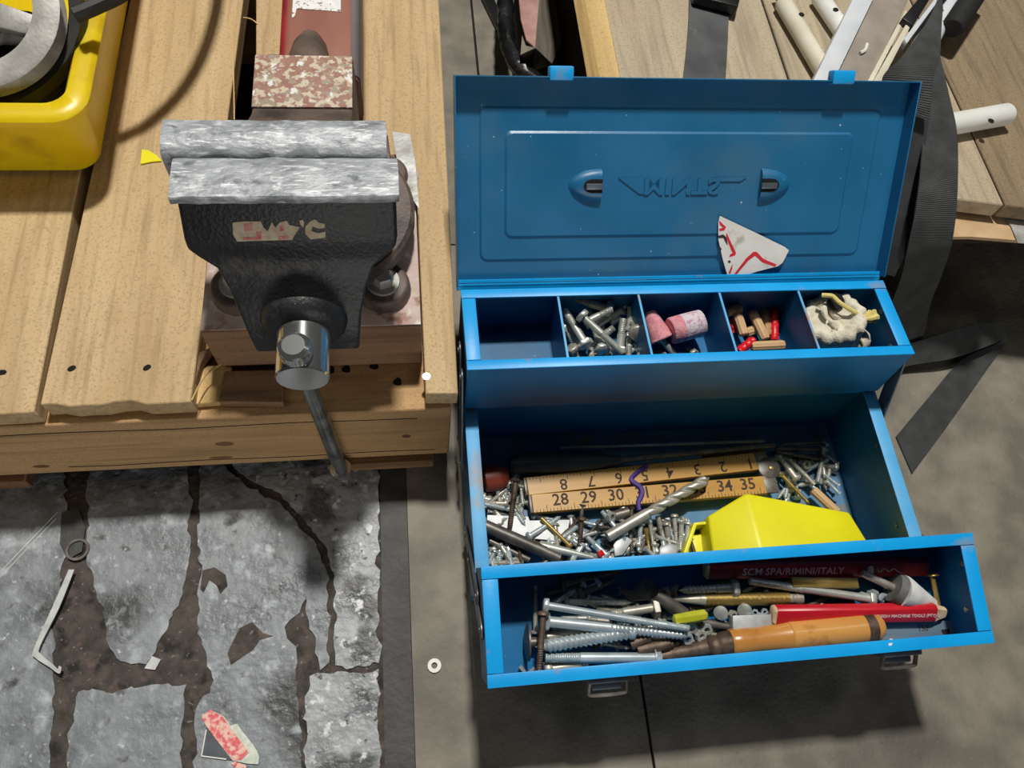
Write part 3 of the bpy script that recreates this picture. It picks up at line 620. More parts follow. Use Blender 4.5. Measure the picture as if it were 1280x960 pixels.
# ------------------------------------------------------------------ body contents
RU = V((math.cos(math.radians(3.5)), math.sin(math.radians(3.5)), 0.018)).normalized()
def leaf(root, org, ang, n0, flip, zt, first):
    d = V((math.cos(ang), math.sin(ang), .012)).normalized(); q = V((-math.sin(ang), math.cos(ang), 0)); up = d.cross(q)
    org = V(org); wdt = 1.72
    m = MB(); c = [org, org+d*23.2, org+d*23.2+q*wdt, org+q*wdt]; m.prism([x-up*.32 for x in c], up*.32)
    lf = obj('leaf', m, 'rule_wood', root, bev=.04, seg=1)
    mk = MB()
    for i in range(1, 73):                                   # eighths of an inch
        s = .32*i
        ln = .62 if i % 8 == first else (.42 if i % 4 == first % 4 else .28)
        b0 = (org+q*wdt) if flip else org; dq = -q if flip else q
        a0 = b0+d*s; mk.prism([a0+dq*.03-d*.025, a0+dq*.03+d*.025, a0+dq*ln+d*.025, a0+dq*ln-d*.025], up*.012)
    obj('graduation_marks', mk, 'rule_ink', lf, kind='stuff')
    return d, q, up, org, lf
rl = empty('folding_ruler', P(810, 600, 1), 'old yellow wooden folding ruler in the body of the toolbox', 'ruler')
ZR = 2.1
o1 = P(667, 641, ZR); e1 = P(962, 616, ZR+.35); a1 = math.atan2((e1-o1).y, (e1-o1).x)
d, q, up, og, lf = leaf(rl, o1, a1, 28, False, ZR, 4)
for x, y, s_ in ((700, 619, '28'), (735, 615, '29'), (769, 614, '30'), (803, 613, '31'), (836, 609, '32'), (872, 607, '33'), (904, 603, '34'), (933, 602, '35')):
    p = P(x, y, ZR+.1); tt = (p-og).dot(d); obj('numeral', text(s_, 1.55, og+d*tt+q*1.0+up*.02, d, q, .008, .02), 'rule_ink', lf)
o2 = P(661, 619, ZR); e2 = P(955, 586, ZR+.35); a2 = math.atan2((e2-o2).y, (e2-o2).x)
d2, q2, up2, og2, lf2 = leaf(rl, o2, a2, 1, True, ZR, 4)
for x, s_ in ((703, '8'), (738, '7'), (773, '6'), (806, '5'), (838, '4'), (873, '3'), (906, '2'), (941, '1')):
    p = P(x, 595, ZR+.1); tt = (p-og2).dot(d2); obj('numeral', text(s_, 1.5, og2+d2*tt+q2*.72+up2*.02, -d2, -q2, .008, .012), 'rule_ink', lf2)
for og_, d_, q_, up_ in ((og, d, q, up), (og2, d2, q2, up2)):
    m = MB(); c = [og_+d_*.1, og_+d_*22.6, og_+d_*22.6+q_*1.66, og_+d_*.1+q_*1.66]; m.prism([x-up_*.68 for x in c], up_*.33); obj('under_leaf', m, 'rule_wood', rl, bev=.04, seg=1)
    m = MB(); c = [og_-d_*.28, og_, og_+q_*1.72, og_-d_*.28+q_*1.72]; m.prism([x-up_*.7 for x in c], up_*.72); obj('joint_plate', m, 'steel_dark', rl, bev=.06)
    m = MB(); c = [og_+d_*22.3, og_+d_*23.6, og_+d_*23.6+q_*1.72, og_+d_*22.3+q_*1.72]; m.prism([x-up_*.3 for x in c], up_*.33); obj('joint_plate', m, 'steel_dark', rl, bev=.06)
obj('joint_knuckle', MB().lathe(P(961, 585, ZR+.2), (0, 0, 1), [(-.5, 1.1), (.1, 1.1), (.18, .9), (.18, .05)], 20), 'steel_dark', rl)
obj('joint_pin', MB().lathe(P(964, 585, ZR+.38), (0, 0, 1), [(0, .2), (.1, .18), (.13, .03)], 10), 'brass', rl)
pa = smooth([P(x, y, ZR+.14) for x, y in ((808, 582), (797, 590), (789, 600), (800, 609), (802, 618), (798, 628), (799, 638))], 5)
obj('marker_line', MB().tube(pa, .2, 6, lambda s: .26-.03*math.sin(9*s)), 'purple_ink', rl)
# twist drill
dr = empty('drill_bit', P(820, 635, 2), 'large steel twist drill bit resting on the ruler', 'drill bit')
A, B = P(759, 671, 2.6), P(887, 597, 3.5); LD = (B-A).length; dd = (B-A).normalized()
obj('shank', MB().lathe(A, dd, [(0, .3), (0, .46), (.05, .5), (LD*.38, .5)], 18), 'steel', dr)
m = MB(); rings = []; e = dd.orthogonal().normalized(); g = dd.cross(e); n = 70
for k in range(n+1):
    s = LD*.38+LD*.62*k/n; tw = 2*math.pi*s/3.3; tp = 1 if k < n-5 else max(.05, (n-k)/5)
    ring = []
    for i in range(20):
        th = 2*math.pi*i/20; rr = .5*(1-.42*max(0, math.cos(2*th))**1.5)*tp
        ring.append(A+dd*s+e*(rr*math.cos(th+tw))+g*(rr*math.sin(th+tw)))
    rings.append(ring)
m.loft(rings); obj('flutes', m, 'steel', dr, ang=50)
# screwdrivers in the shade at the back
sd = empty('screwdriver', P(720, 580, 1), 'screwdriver with dark grey handle behind the ruler', 'screwdriver')
part_rod(sd, (637, 581, 2.0), (775, 575, 2.2), [(0, .2), (0, .7), (.06, .95), (.4, 1.05), (.75, .9), (.9, .6), (1, .5)], 'handle_black', 'handle', 12)
part_rod(sd, (775, 575, 2.2), (968, 556, 2.2), [(0, .3), (1, .3)], 'steel_dark', 'blade', 10)
sd = empty('screwdriver', P(615, 597, 1), 'red brown wooden tool handle in the back left corner', 'tool handle')
part_rod(sd, (603, 600, 1.8), (636, 595, 1.9), [(0, .6), (.1, 1.2), (.6, 1.25), (.9, .9), (1, .5), (1.02, .1)], 'handle_red', 'handle', 18)
rod((700, 560, 1.4), (955, 551, 1.4), [(0, .16), (1, .16)], 'zinc', 'steel_rod', 'thin bright steel rod lying at the back of the body', 'rod')
m = MB(); c = [P(880, 566, 1.2), P(956, 556, 1.2), P(957, 565, 1.2), P(882, 576, 1.2)]; m.prism([p-V((0, 0, .8)) for p in c], (0, 0, .8)); obj('wood_strip', m, 'rule_wood', label='brown wooden strip lying behind the right end of the ruler', cat='wood strip', bev=.04)
# individual pieces at the left
bolt((645, 600, 3.0), (637, 661, 2.2), .55, 'flat', 'rust', .6, .5, hd=1.1, coarse=1.6, label='long rusty countersunk screw leaning over the small screws', name='wood_screw', cat='screw')
m = MB(); m.prism([P(x, y, 1.5) for x, y in ((609, 644), (660, 646), (662, 651), (712, 650), (709, 668), (700, 677), (650, 672), (608, 660))], (0, 0, .12)); obj('steel_plate', m, 'plate_grey', label='flat light grey steel plate left of the heap', cat='plate', bev=.02, seg=1)
o = rod((606, 657, 1.9), (700, 698, 1.9), [(0, .3), (0, .56), (.8, .56), (.8, .5), (1, .46)], 'steel_dark', 'steel_pipe', 'thick dark steel pin across the front left of the body', 'pin')
rod((612, 676, 1.0), (662, 700, 1.0), [(0, .3), (1, .3)], 'steel_dark', 'steel_rod', 'dark steel rod beside the thick dark pin', 'rod')
rod((674, 682, 1.8), (741, 697, 1.8), [(0, .3), (0, .44), (.1, .48), (1, .22)], 'zinc', 'steel_rod', 'pale tapered rod in front of the grey plate', 'rod')
bolt((712, 682, 1.9), (677, 648, 2.0), .38, 'pan', 'brass', .0, label='long brass nail lying across the grey plate', name='brass_nail', cat='nail')
bolt((727, 650, 2.6), (724, 690, 1.6), .5, 'pan', 'rust', .9, .4, coarse=1.5, label='brown screw standing near the middle of the heap', name='wood_screw', cat='screw')
bolt((770, 660, 2.2), (753, 640, 1.9), .5, 'disc', 'zinc_blue', .3, hd=1.1, label='domed zinc bolt with its head towards the drill shank', name='coach_bolt')
rod((786, 640, 2.0), (757, 648, 1.8), [(0, .5), (.9, .5), (1, .3)], 'steel_dark', 'steel_pin', 'dark steel pin under the ruler by the purple mark', 'pin')
nut((762, 645, 2.2), .95, (.5, -.5, .7), 'zinc', 'plain zinc nut under the front edge of the ruler')
rod((749, 694, 1.6), (755, 690, 1.8), [(0, .3), (.9, .34), (1, .1)], 'red_plastic', 'red_cap', 'small red plastic tip at the front wall of the body', 'cap')
m = MB(); m.prism([P(x, y, 1.9) for x, y in ((766, 682), (776, 668), (790, 676), (778, 694), (768, 696))], (0, 0, .25)); obj('bent_plate', m, 'plate_grey', label='small grey bent plate under the drill shank', cat='plate', bev=.05)
m = MB(); m.prism([P(x, y, 1.9) for x, y in ((822, 686), (836, 680), (846, 684), (844, 698), (822, 698))], (0, 0, .6)); obj('clear_cap', m, 'plate_grey', label='pale grey plastic cap at the front wall of the body', cat='cap', bev=.2)
for i, (a, b, d_, hdk, mt_, s) in enumerate([((822, 645), (832, 684), .5, 'none', 'steel', 'first upright shank right of the drill'), ((812, 650), (818, 694), .42, 'none', 'steel', 'slim pin just right of the drill shank'),
        ((843, 646), (846, 690), .45, 'pan', 'steel', 'round head, left of the pair beside the yellow box'), ((852, 652), (850, 690), .5, 'flat', 'zinc', 'flat head nearest the yellow box'),
        ((833, 656), (838, 690), .5, 'pan', 'steel', 'brownish head between the upright shanks'), ((801, 656), (798, 690), .45, 'pan', 'zinc_blue', 'blue zinc head below the drill'),
        ((780, 668), (780, 694), .45, 'hex', 'zinc_blue', 'small hex head under the drill shank'), ((807, 660), (813, 696), .4, 'none', 'brass', 'brassy pin among the upright shanks'), ((860, 655), (856, 690), .42, 'pan', 'zinc', 'small head touching the yellow box')]):
    bolt(a+(2.2,), b+(1.4,), d_, hdk, mt_, .6, .2, coarse=1.4, label='screw below the drill, '+s, name='screw', cat='screw', group='upright screws below the drill')
# heaps of small fasteners that nothing tells apart
HM = []
for nm, L_, d_, h_, mt_, cs, kd in (('screw', 2.4, .40, 'flat', 'zinc', 1.5, 'bright countersunk screw'), ('screw', 1.8, .40, 'pan', 'zinc_blue', 1.4, 'short bluish round-headed screw'), ('screw', 3.2, .46, 'flat', 'steel', 1.5, 'long dull countersunk screw'),
        ('screw', 2.4, .48, 'pan', 'steel', 1.4, 'dull round-headed screw'), ('screw', 2.8, .38, 'flat', 'rust', 1.5, 'brown rusty screw'), ('screw', 2.2, .5, 'hex', 'zinc', 1.2, 'small hex-headed screw'), ('screw', 3.6, .52, 'pan', 'zinc_blue', 1.4, 'long bluish round-headed screw'), ('screw', 2.6, .42, 'flat', 'steel_dark', 1.5, 'dark countersunk screw')):
    me = bolt_mesh(nm, L_, d_, h_, .65, .35, None, cs); me.materials.append(MATS[mt_]); HM.append((me, L_, kd))
def heap(n, box_, z0, z1, label, group, yaw=None, spread=3.2):
    for i in range(n):
        x = random.uniform(box_[0], box_[2]); y = random.uniform(box_[1], box_[3])
        c = P(x, y, random.uniform(z0, z1)); me, L_, kd = random.choice(HM)
        an = random.uniform(0, 6.28) if yaw is None else yaw+random.uniform(-spread, spread)
        dv = V((math.cos(an), math.sin(an), random.uniform(-.22, .22))).normalized()*(L_/2)
        a_, b_ = c-dv, c+dv
        for q_ in (a_, b_):
            q_.x = min(max(q_.x, .6), W-.6); q_.y = min(max(q_.y, BV0+.5), BV1-.5); q_.z = max(q_.z, .75)
        o = link('screw', me); along(o, a_, b_, random.uniform(0, 6)); tag(o, kd+label, 'screw', group)
heap(40, (612, 604, 654, 642), .8, 1.7, ' between the toolbox wall and the ruler', 'screws left of the ruler')
heap(18, (612, 684, 655, 706), .7, 1.3, ' in the front left corner of the toolbox body', 'screws in the front left corner of the body')
heap(88, (672, 646, 852, 706), .7, 1.9, ' in the big heap in front of the ruler', 'screws in front of the ruler')
heap(18, (800, 650, 866, 696), .9, 1.7, ' in the row beside the yellow box', 'screws beside the yellow box', 1.55, .35)
heap(26, (968, 560, 1044, 622), .7, 1.4, ' at the right end of the toolbox body', 'screws right of the ruler')
# right end of the body
for a, b, d_, hdk, mt_, s in [((994, 597), (973, 569), .62, 'pan', 'steel', 'stout tapered steel bolt right of the ruler joint'), ((1018, 606), (987, 574), .5, 'none', 'steel', 'long slim steel bolt ending at the wooden dowel'),
        ((976, 593), (1011, 629), .42, 'flat', 'brass', 'yellow passivated screw pointing at the yellow box'), ((1030, 563), (1022, 604), .5, 'pan', 'zinc', 'pale bolt with its head near the right wall'),
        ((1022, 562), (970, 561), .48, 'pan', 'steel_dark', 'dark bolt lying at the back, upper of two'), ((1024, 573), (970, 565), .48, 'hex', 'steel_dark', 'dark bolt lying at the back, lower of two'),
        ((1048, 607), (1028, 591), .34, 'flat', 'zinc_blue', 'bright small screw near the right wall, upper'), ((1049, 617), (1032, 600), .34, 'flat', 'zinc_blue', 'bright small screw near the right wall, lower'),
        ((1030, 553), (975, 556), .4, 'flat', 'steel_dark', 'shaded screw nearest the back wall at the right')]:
    bolt(a+(1.9,), b+(1.8,), d_, hdk, mt_, .6, .3 if hdk == 'flat' else 0, coarse=1.3, label=s, name='screw' if 'screw' in s else 'bolt', cat='screw' if 'screw' in s else 'bolt')
rod((1016, 612, 2.0), (1046, 640, 2.0), [(0, .1), (0, .35), (.04, .42), (1, .42)], 'dowel', 'wooden_dowel', 'fluted wooden dowel half hidden by the yellow box', 'dowel', 20, flute)
nut((1006, 581, 1.6), .9, (.2, -.3, .9), 'steel', 'grey steel nut at the right end of the body')
# yellow parts box lying on its side
yb = empty('parts_box', P(960, 660, .4), 'bright yellow plastic parts box lying face down in the toolbox', 'box')
def shell(par, name, top, drop, mt, bev):
    m = MB(); m.prism([p for p in top], drop); return obj(name, m, mt, par, bev=bev, seg=3)
ytop = [P(886, 644, 3.6), P(932, 617, 4.6), P(957, 705, 5.6), P(896, 716, 3.8)]
m = MB()
A1, A2, A3, A4 = P(885, 645, 3.4), P(933, 616, 4.6), P(957, 706, 5.8), P(894, 712, 3.6)
B1, B2 = P(1062, 640, 4.2), P(1088, 682, 4.4)
def dn(p, z=.5): return V((p.x, p.y, z))
m.add([A1, A2, A3, A4, B1, B2, dn(A1), dn(A2)+V((0, -.3, 0)), dn(A3), dn(A4), dn(B1)+V((0, -.2, 0)), dn(B2)],
      [(0, 1, 2, 3), (1, 4, 5, 2), (0, 6, 7, 1), (1, 7, 10, 4), (4, 10, 11, 5), (5, 11, 8, 2), (2, 8, 9, 3), (3, 9, 6, 0), (6, 9, 8, 7), (7, 8, 11, 10)])
obj('shell', m, 'yellow_box', yb, bev=.22, seg=3)
m = MB(); c = [P(866, 655, 3.0), P(886, 652, 3.0), P(892, 700, 3.0), P(850, 700, 3.0)]
m.prism([P(867, 654, 2.6), P(872, 654, 2.6), P(856, 704, 2.6), P(850, 704, 2.6)], (0, 0, -2)); m.prism([P(867, 653, 2.6), P(887, 651, 2.6), P(887, 655, 2.6), P(868, 657, 2.6)], (0, 0, -2))
m.prism([P(866, 668, 1.0), P(888, 666, 1.0), P(892, 704, 1.0), P(856, 704, 1.0)], (0, 0, -.4)); obj('lip', m, 'yellow_box', yb, bev=.1)
# ------------------------------------------------------------------ front tray contents
def F1(x, y, h):
    """height for a piece lying h above the sloping tray floor"""
    z = 9.5
    for _ in range(6): z = 8.3+(P(x, y, z).y+12.03)*.208+h
    return (x, y, z)
def fb(a, b, h, d, head, mt_, label, thr=.5, taper=0, hd=None, coarse=1.0, name='hex_bolt', cat='bolt', h2=None):
    return bolt(F1(*a, h), F1(*b, h if h2 is None else h2), d, head, mt_, thr, taper, hd, coarse, label=label, name=name, cat=cat)
fb((685, 757), (862, 786), 2.7, .56, 'hex', 'zinc_blue', 'long bright hex bolt, topmost of the front tray pile', .35, hd=1.0)
fb((686, 777), (866, 795), 2.1, .84, 'hex', 'zinc_blue', 'long bright lag screw just below the topmost bolt', .58, .9, hd=1.3, coarse=1.7, name='lag_screw', cat='screw')
fb((792, 790), (668, 809), 1.9, 1.1, 'none', 'zinc_blue', 'thick lag screw with its point to the left', .95, .9, coarse=1.6, name='lag_screw', cat='screw')
fb((817, 822), (680, 822), 1.5, .78, 'flange', 'zinc_blue', 'long bolt along the front wall, flanged head beside the chisel', .32, hd=1.0)
fb((690, 836), (735, 829), .8, .85, 'hex', 'steel', 'short dull hex bolt in the front left part of the tray', .2, hd=1.2)
fb((679, 769), (673, 846), 3.0, .5, 'pan', 'rust', 'brown rusty screw lying across the left end of the bolts', .45, .4, hd=.95, coarse=1.5, name='wood_screw', cat='screw')
fb((669, 788), (669, 730), .9, .36, 'hex', 'steel', 'thin bolt pointing at the back wall near the left end', .6)
fb((661, 803), (690, 802), 1.2, .8, 'disc', 'steel_dark', 'coach bolt with wide round head facing the left wall', .2, hd=2.7, name='coach_bolt')
fb((676, 797), (740, 787), 1.0, .7, 'none', 'steel', 'plain steel pin under the lag screws', .0, name='steel_pin', cat='pin')
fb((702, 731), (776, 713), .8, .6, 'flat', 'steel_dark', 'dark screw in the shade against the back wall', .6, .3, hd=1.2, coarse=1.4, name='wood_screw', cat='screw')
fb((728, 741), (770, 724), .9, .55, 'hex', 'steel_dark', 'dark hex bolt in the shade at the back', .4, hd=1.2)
fb((707, 752), (791, 753), 1.3, .52, 'flat', 'zinc', 'pointed wood screw behind the topmost bolt', .7, .7, hd=1.0, coarse=1.7, name='wood_screw', cat='screw')
fb((815, 760), (762, 768), 1.5, .7, 'hex', 'steel', 'dull hex bolt with big head in the middle of the tray', .3, hd=1.5)
fb((745, 760), (800, 768), .8, .5, 'none', 'steel', 'threaded rod under the wood screw', 1, name='threaded_rod', cat='rod')
o = MB().tube([P(*F1(650, 833, .6)), P(*F1(658, 843, .5)), P(*F1(668, 836, 1.0))], .17, 8); obj('bent_hook', o, 'zinc', label='small bent steel hook in the front left corner of the tray', cat='hook')
m = MB(); c = [P(*F1(x, y, 1.3)) for x, y in ((770, 734), (790, 738), (806, 722), (820, 726), (818, 750), (788, 752))]; m.prism(c, (0, 0, .2)); obj('steel_bracket', m, 'steel_dark', label='dark steel bracket near the back of the tray', cat='bracket', bev=.05)
rod(F1(819, 743, 1.9), F1(856, 768, 1.5), [(0, .2), (0, .45), (.05, .5), (1, .5)], 'steel_dark', 'steel_pin', 'stubby brownish grey pin slanting beside the yellow plug', 'pin')
nut(F1(842, 736, 1.2), 1.0, (.7, -.5, .5), 'steel_dark', 'dark hex nut left of the short lag screw')
nut(F1(834, 740, 1.0), .9, (-.8, -.2, .4), 'steel', 'grey square looking nut beside the bracket')
fb((914, 735), (848, 738), 1.5, .72, 'hex', 'zinc', 'short lag screw with hex head above the centre punch', .72, .6, hd=1.35, coarse=2.0, name='lag_screw', cat='screw')
cp = empty('centre_punch', P(*F1(920, 748, .5)), 'knurled steel centre punch lying in the front tray', 'punch')
part_rod(cp, F1(841, 749, 1.2), F1(880, 749, 1.2), [(0, .1), (.05, .18), (.8, .42), (1, .48)], 'steel', 'point', 14)
def knurl(t_, a): return 1+.045*math.cos(12*a+t_*16)+.045*math.cos(12*a-t_*16)
part_rod(cp, F1(880, 749, 1.2), F1(985, 748, 1.2), [(i/60, .5) for i in range(61)], 'brass', 'knurled_grip', 36, knurl)
part_rod(cp, F1(985, 748, 1.2), F1(1002, 748, 1.2), [(0, .4), (.5, .4), (.5, .48), (1, .46), (1, .1)], 'steel', 'head', 16)
for (x, y, s) in ((901, 766, 'left of two below the centre punch'), (931, 763, 'right of two below the centre punch')):
    fb((x, y), (x+2, y-6), 1.5, .5, 'disc', 'zinc', 'shiny round screw head, '+s, .5, hd=1.1, name='screw', cat='screw', h2=.5)
nut(F1(914, 768, 1.0), .75, (.3, -.5, .8), 'steel', 'small nut between the two round screw heads')
for i, (x, y) in enumerate(((944, 765), (950, 769), (955, 764), (960, 768))):
    nut(F1(x, y, 1.0), .5, (random.uniform(-.6, .6), -.4, .8), 'zinc_blue', 'tiny bright nut left of the red pencil', group='tiny nuts by the red pencil')
o = rod(F1(841, 775, 2.3), F1(884, 768, 2.4), [(0, .2), (.05, .4), (.6, .46), (.93, .42), (1, .2)], 'yellow_clear', 'yellow_plug', 'translucent yellow plastic plug in the middle of the tray', 'plug', 14, lambda t_, a: 1+.05*math.cos(6*a))
for (x, y, s, mt_) in ((864, 783, 'just under the tip of the topmost bolt', 'steel'), (874, 793, 'brightest, in front of the lag screw tip', 'zinc'), (882, 785, 'behind the brightest one', 'zinc'), (891, 797, 'nearest the chisel ferrule', 'steel'), (858, 797, 'below the lag screw tip', 'zinc_blue')):
    nut(F1(x, y, 1.3), .85, (random.uniform(-.3, .5), -.5, .7), mt_, 'small hex nut, '+s, group='small nuts left of the chisel handle')
rod(F1(788, 806, 1.4), F1(812, 796, 1.5), [(0, .1), (0, .42), (1, .42), (1, .1)], 'rust', 'steel_pin', 'short rusty pin, upper of two left of the chisel', 'pin')
rod(F1(796, 813, 1.3), F1(840, 804, 1.4), [(0, .1), (0, .48), (.9, .48), (.92, .4), (1, .4), (1, .1)], 'rust', 'steel_pin', 'longer rusty pin, lower of two left of the chisel', 'pin')
rod(F1(848, 803, .8), F1(896, 803, .8), [(0, .1), (0, .36), (1, .36)], 'steel_dark', 'steel_pin', 'dark pin tucked behind the chisel neck', 'pin')
rod(F1(868, 776, .9), F1(915, 784, .9), [(0, .1), (0, .32), (1, .32)], 'steel_dark', 'steel_pin', 'thin dark pin beside the little steel block', 'pin')
m = MB(); c = [P(*F1(x, y, 1.0)) for x, y in ((910, 772), (962, 770), (964, 800), (911, 800))]; m.prism(c, (0, 0, 1.0)); obj('steel_block', m, 'plate_grey', label='small flat grey steel block behind the chisel handle', cat='block', bev=.06)
def heap1(n, box_, h0, h1, label, group):
    for i in range(n):
        x = random.uniform(box_[0], box_[2]); y = random.uniform(box_[1], box_[3]); c = P(*F1(x, y, random.uniform(h0, h1))); me, L_, kd = random.choice(HM)
        an = random.uniform(-.5, .5)+(math.pi if random.random() < .5 else 0); dv = V((math.cos(an), math.sin(an), math.sin(an)*.2)).normalized()*(L_/2)
        o = link('screw', me); along(o, c-dv, c+dv); tag(o, kd+label, 'screw', group)
heap1(44, (700, 735, 900, 815), .4, .8, ' under the bolts in the front tray', 'small screws under the front tray bolts')
heap1(18, (930, 722, 1075, 760), .4, .8, ' under the pencils in the front tray', 'small screws under the pencils')
# chisel
ch = empty('wood_chisel', P(*F1(950, 805, .5)), 'old chisel with turned wooden handle lying in the front tray', 'chisel')
part_rod(ch, F1(820, 821, .9), F1(884, 809, 1.5), [(0, .2), (0, .45), (.6, .5), (1, .62)], 'rust', 'blade', 10)
part_rod(ch, F1(884, 809, 1.5), F1(914, 803, 1.8), [(0, .6), (.15, .75), (.3, .85), (.45, .75), (.6, .9), (1, .9)], 'rust', 'ferrule', 18)
part_rod(ch, F1(912, 803, 1.8), F1(985, 795, 1.9), [(0, .9), (.03, .98), (.2, 1.0), (.45, .92), (.8, 1.0), (.97, 1.1), (1, 1.12)], 'handle_wood', 'handle', 26)
part_rod(ch, F1(985, 795, 1.9), F1(1101, 783, 2.0), [(0, 1.12), (.01, 1.17), (.03, 1.14), (.75, 1.14), (.94, 1.08), (1, .75), (1.0, .1)], 'handle_wood', 'handle_grip', 26)
part_rod(ch, F1(1078, 785.4, 1.98), F1(1090, 784.1, 2.0), [(0, 1.08), (0, 1.16), (1, 1.14), (1, 1.0)], 'rust', 'hoop', 26)
# pencils
def pencil(a, b, w_, h_, mt_, label, tip=True, words=None, size=.6, tpos=.6, logo=False):
    A, B = P(*a), P(*b); d_ = (B-A).normalized(); q_ = V((0, 0, 1)).cross(d_).normalized(); up_ = d_.cross(q_); n_ = (up_*.75-q_*.66).normalized(); s_ = d_.cross(n_)*-1
    n_ = (n_ if n_.z > 0 else -n_); s_ = n_.cross(d_); L_ = (B-A).length
    pr = empty('carpenter_pencil', A.lerp(B, .5)-V((0, 0, .5)), label, 'pencil')
    def sec(t_, k=1): return [A+d_*t_+s_*(x*w_*k)+n_*(y*h_*k) for x, y in ((-.5, -.22), (-.38, -.5), (.38, -.5), (.5, -.22), (.5, .22), (.38, .5), (-.38, .5), (-.5, .22))]
    L1 = L_*(.925 if tip else 1)
    obj('barrel', MB().loft([sec(.12), sec(L1)]), mt_, pr, bev=.04, seg=1)
    obj('bare_end', MB().loft([sec(-.12, .72), sec(0, .94), sec(.12, .985)]), 'pencil_wood', pr)
    if tip:
        obj('bare_tip', MB().loft([sec(L1, .985), sec(L_*.95, .78), sec(L_*.99, .55), sec(L_, .35)]), 'pencil_wood', pr, ang=25)
    if words:
        o_ = A+d_*(L_*tpos)+n_*(h_*.5+.012); obj('lettering', text(words, size, o_, d_, -s_ if (-s_).dot(UP) > 0 else s_, .01, .006), 'pencil_text', pr)
    if logo:
        o_ = A+d_*(L_*.73)+n_*(h_*.5); obj('logo', MB().lathe(o_, n_, [(0, .34), (.02, .33)], 14, lambda t_, a: 1+.25*math.sin(2*a)), 'pencil_text', pr)
        o_ = A+d_*(L_*.815)+n_*(h_*.5); obj('logo', MB().tube(smooth([o_+d_*x+s_*y for x, y in ((-1.0, .2), (-.8, -.15), (-.4, .15), (0, -.1), (.4, .12), (.8, -.15), (1.2, -.3))], 4), .035, 4), 'pencil_text', pr)
pencil(F1(966, 768, 2.1), F1(1182, 765, 2.0), 1.45, .95, 'red_pencil', 'bright red carpenter pencil with bare pointed tip, above the chisel handle', True, 'MADISON MACHINE TOOLS (PTY)-L', .36, .74)
pencil(F1(882, 712, 1.5), F1(1156, 708, 1.5), 1.5, 1.0, 'maroon_pencil', 'dark red carpenter pencil in the shade along the back wall', False, 'SCM SPA/RIMINI/ITALY', .84, .38, True)
fb((1085, 748), (936, 726), 1.7, .68, 'hex', 'zinc', 'long half-threaded bolt between the two pencils', .42, hd=1.15)
m = MB(); A, B = P(*F1(985, 730, 1.2)), P(*F1(1067, 731, 1.2)); d_ = (B-A).normalized(); q_ = V((-d_.y, d_.x, 0)); m.prism([A-q_*.4, A+q_*.4, A+q_*.4+V((0, 0, .8)), A-q_*.4+V((0, 0, .8))], B-A); obj('square_bar', m, 'brass', label='square brassy bar in front of the dark red pencil', cat='bar', bev=.06)
gs = empty('grinding_stone', P(*F1(1125, 738, .4)), 'white cone shaped grinding stone with shank in the front tray', 'grinding stone')
part_rod(gs, F1(1077, 716, 2.0), F1(1120, 736, 2.0), [(0, .1), (0, .3), (1, .32)], 'steel', 'shank', 12)
part_rod(gs, F1(1116, 734, 2.0), F1(1124, 738, 2.0), [(0, .4), (0, 1.15), (1, 1.3)], 'stone_back', 'back_plate', 26)
part_rod(gs, F1(1124, 738, 2.0), F1(1172, 756, 1.4), [(0, 1.3), (.1, 1.3), (.9, .35), (1, .1)], 'grey_stone', 'stone', 26)
fb((1165, 720), (1173, 758), 1.6, .42, 'pan', 'brass', 'brassy nail with round head near the right wall', .0, hd=1.1, name='brass_nail', cat='nail')
for (x, y, s) in ((1077, 745, 'left of three by the grinding stone'), (1091, 742, 'middle of three by the grinding stone'), (1101, 746, 'right of three by the grinding stone')):
    nut(F1(x, y, 1.2), .85, (random.uniform(-.5, .5), -.6, .5), 'zinc_blue', 'bright nut, '+s, group='bright nuts by the grinding stone')
sr = empty('steel_rule', P(*F1(1145, 788, .6)), 'short blue grey steel rule sticking out past the chisel handle', 'ruler')
m = MB(); c = [P(*F1(x, y, 1.2)) for x, y in ((1075, 778), (1186, 776), (1192, 779), (1193, 796), (1188, 798), (1080, 803))]; m.prism(c, (0, 0, .08)); obj('blade', m, 'steel_rule', sr, bev=.02, seg=1)
p_ = P(*F1(1181, 788, 1.2)); obj('hole', MB().lathe(p_+V((0, 0, .08)), (0, 0, 1), [(0, .36), (.015, .35)], 16), 'hole_black', sr)
xd = (c[1]-c[0]).normalized(); obj('lettering', text('150', .62, P(*F1(1153, 786, 1.2))+V((0, 0, .095)), xd, V((-xd.y, xd.x, .2)), .006, .004), 'rule_ink', sr)
gm = MB()
for i in range(22):
    a0 = P(*F1(1098+3.2*i, 800, 1.2))+V((0, 0, .085)); gm.box((a0.x-.02, a0.y, a0.z), (a0.x+.02, a0.y+(.3 if i % 5 else .5), a0.z+.01))
obj('graduation_marks', gm, 'rule_ink', sr, kind='stuff')
obj('paint_chip', MB().lathe(P(1113, 803, 13.7), (0, 0, 1), [(0, .25), (.06, .2)], 8, lambda t_, a: 1+.4*math.cos(2*a)), 'paper', label='white paint chip on the front rim of the front tray', cat='chip')
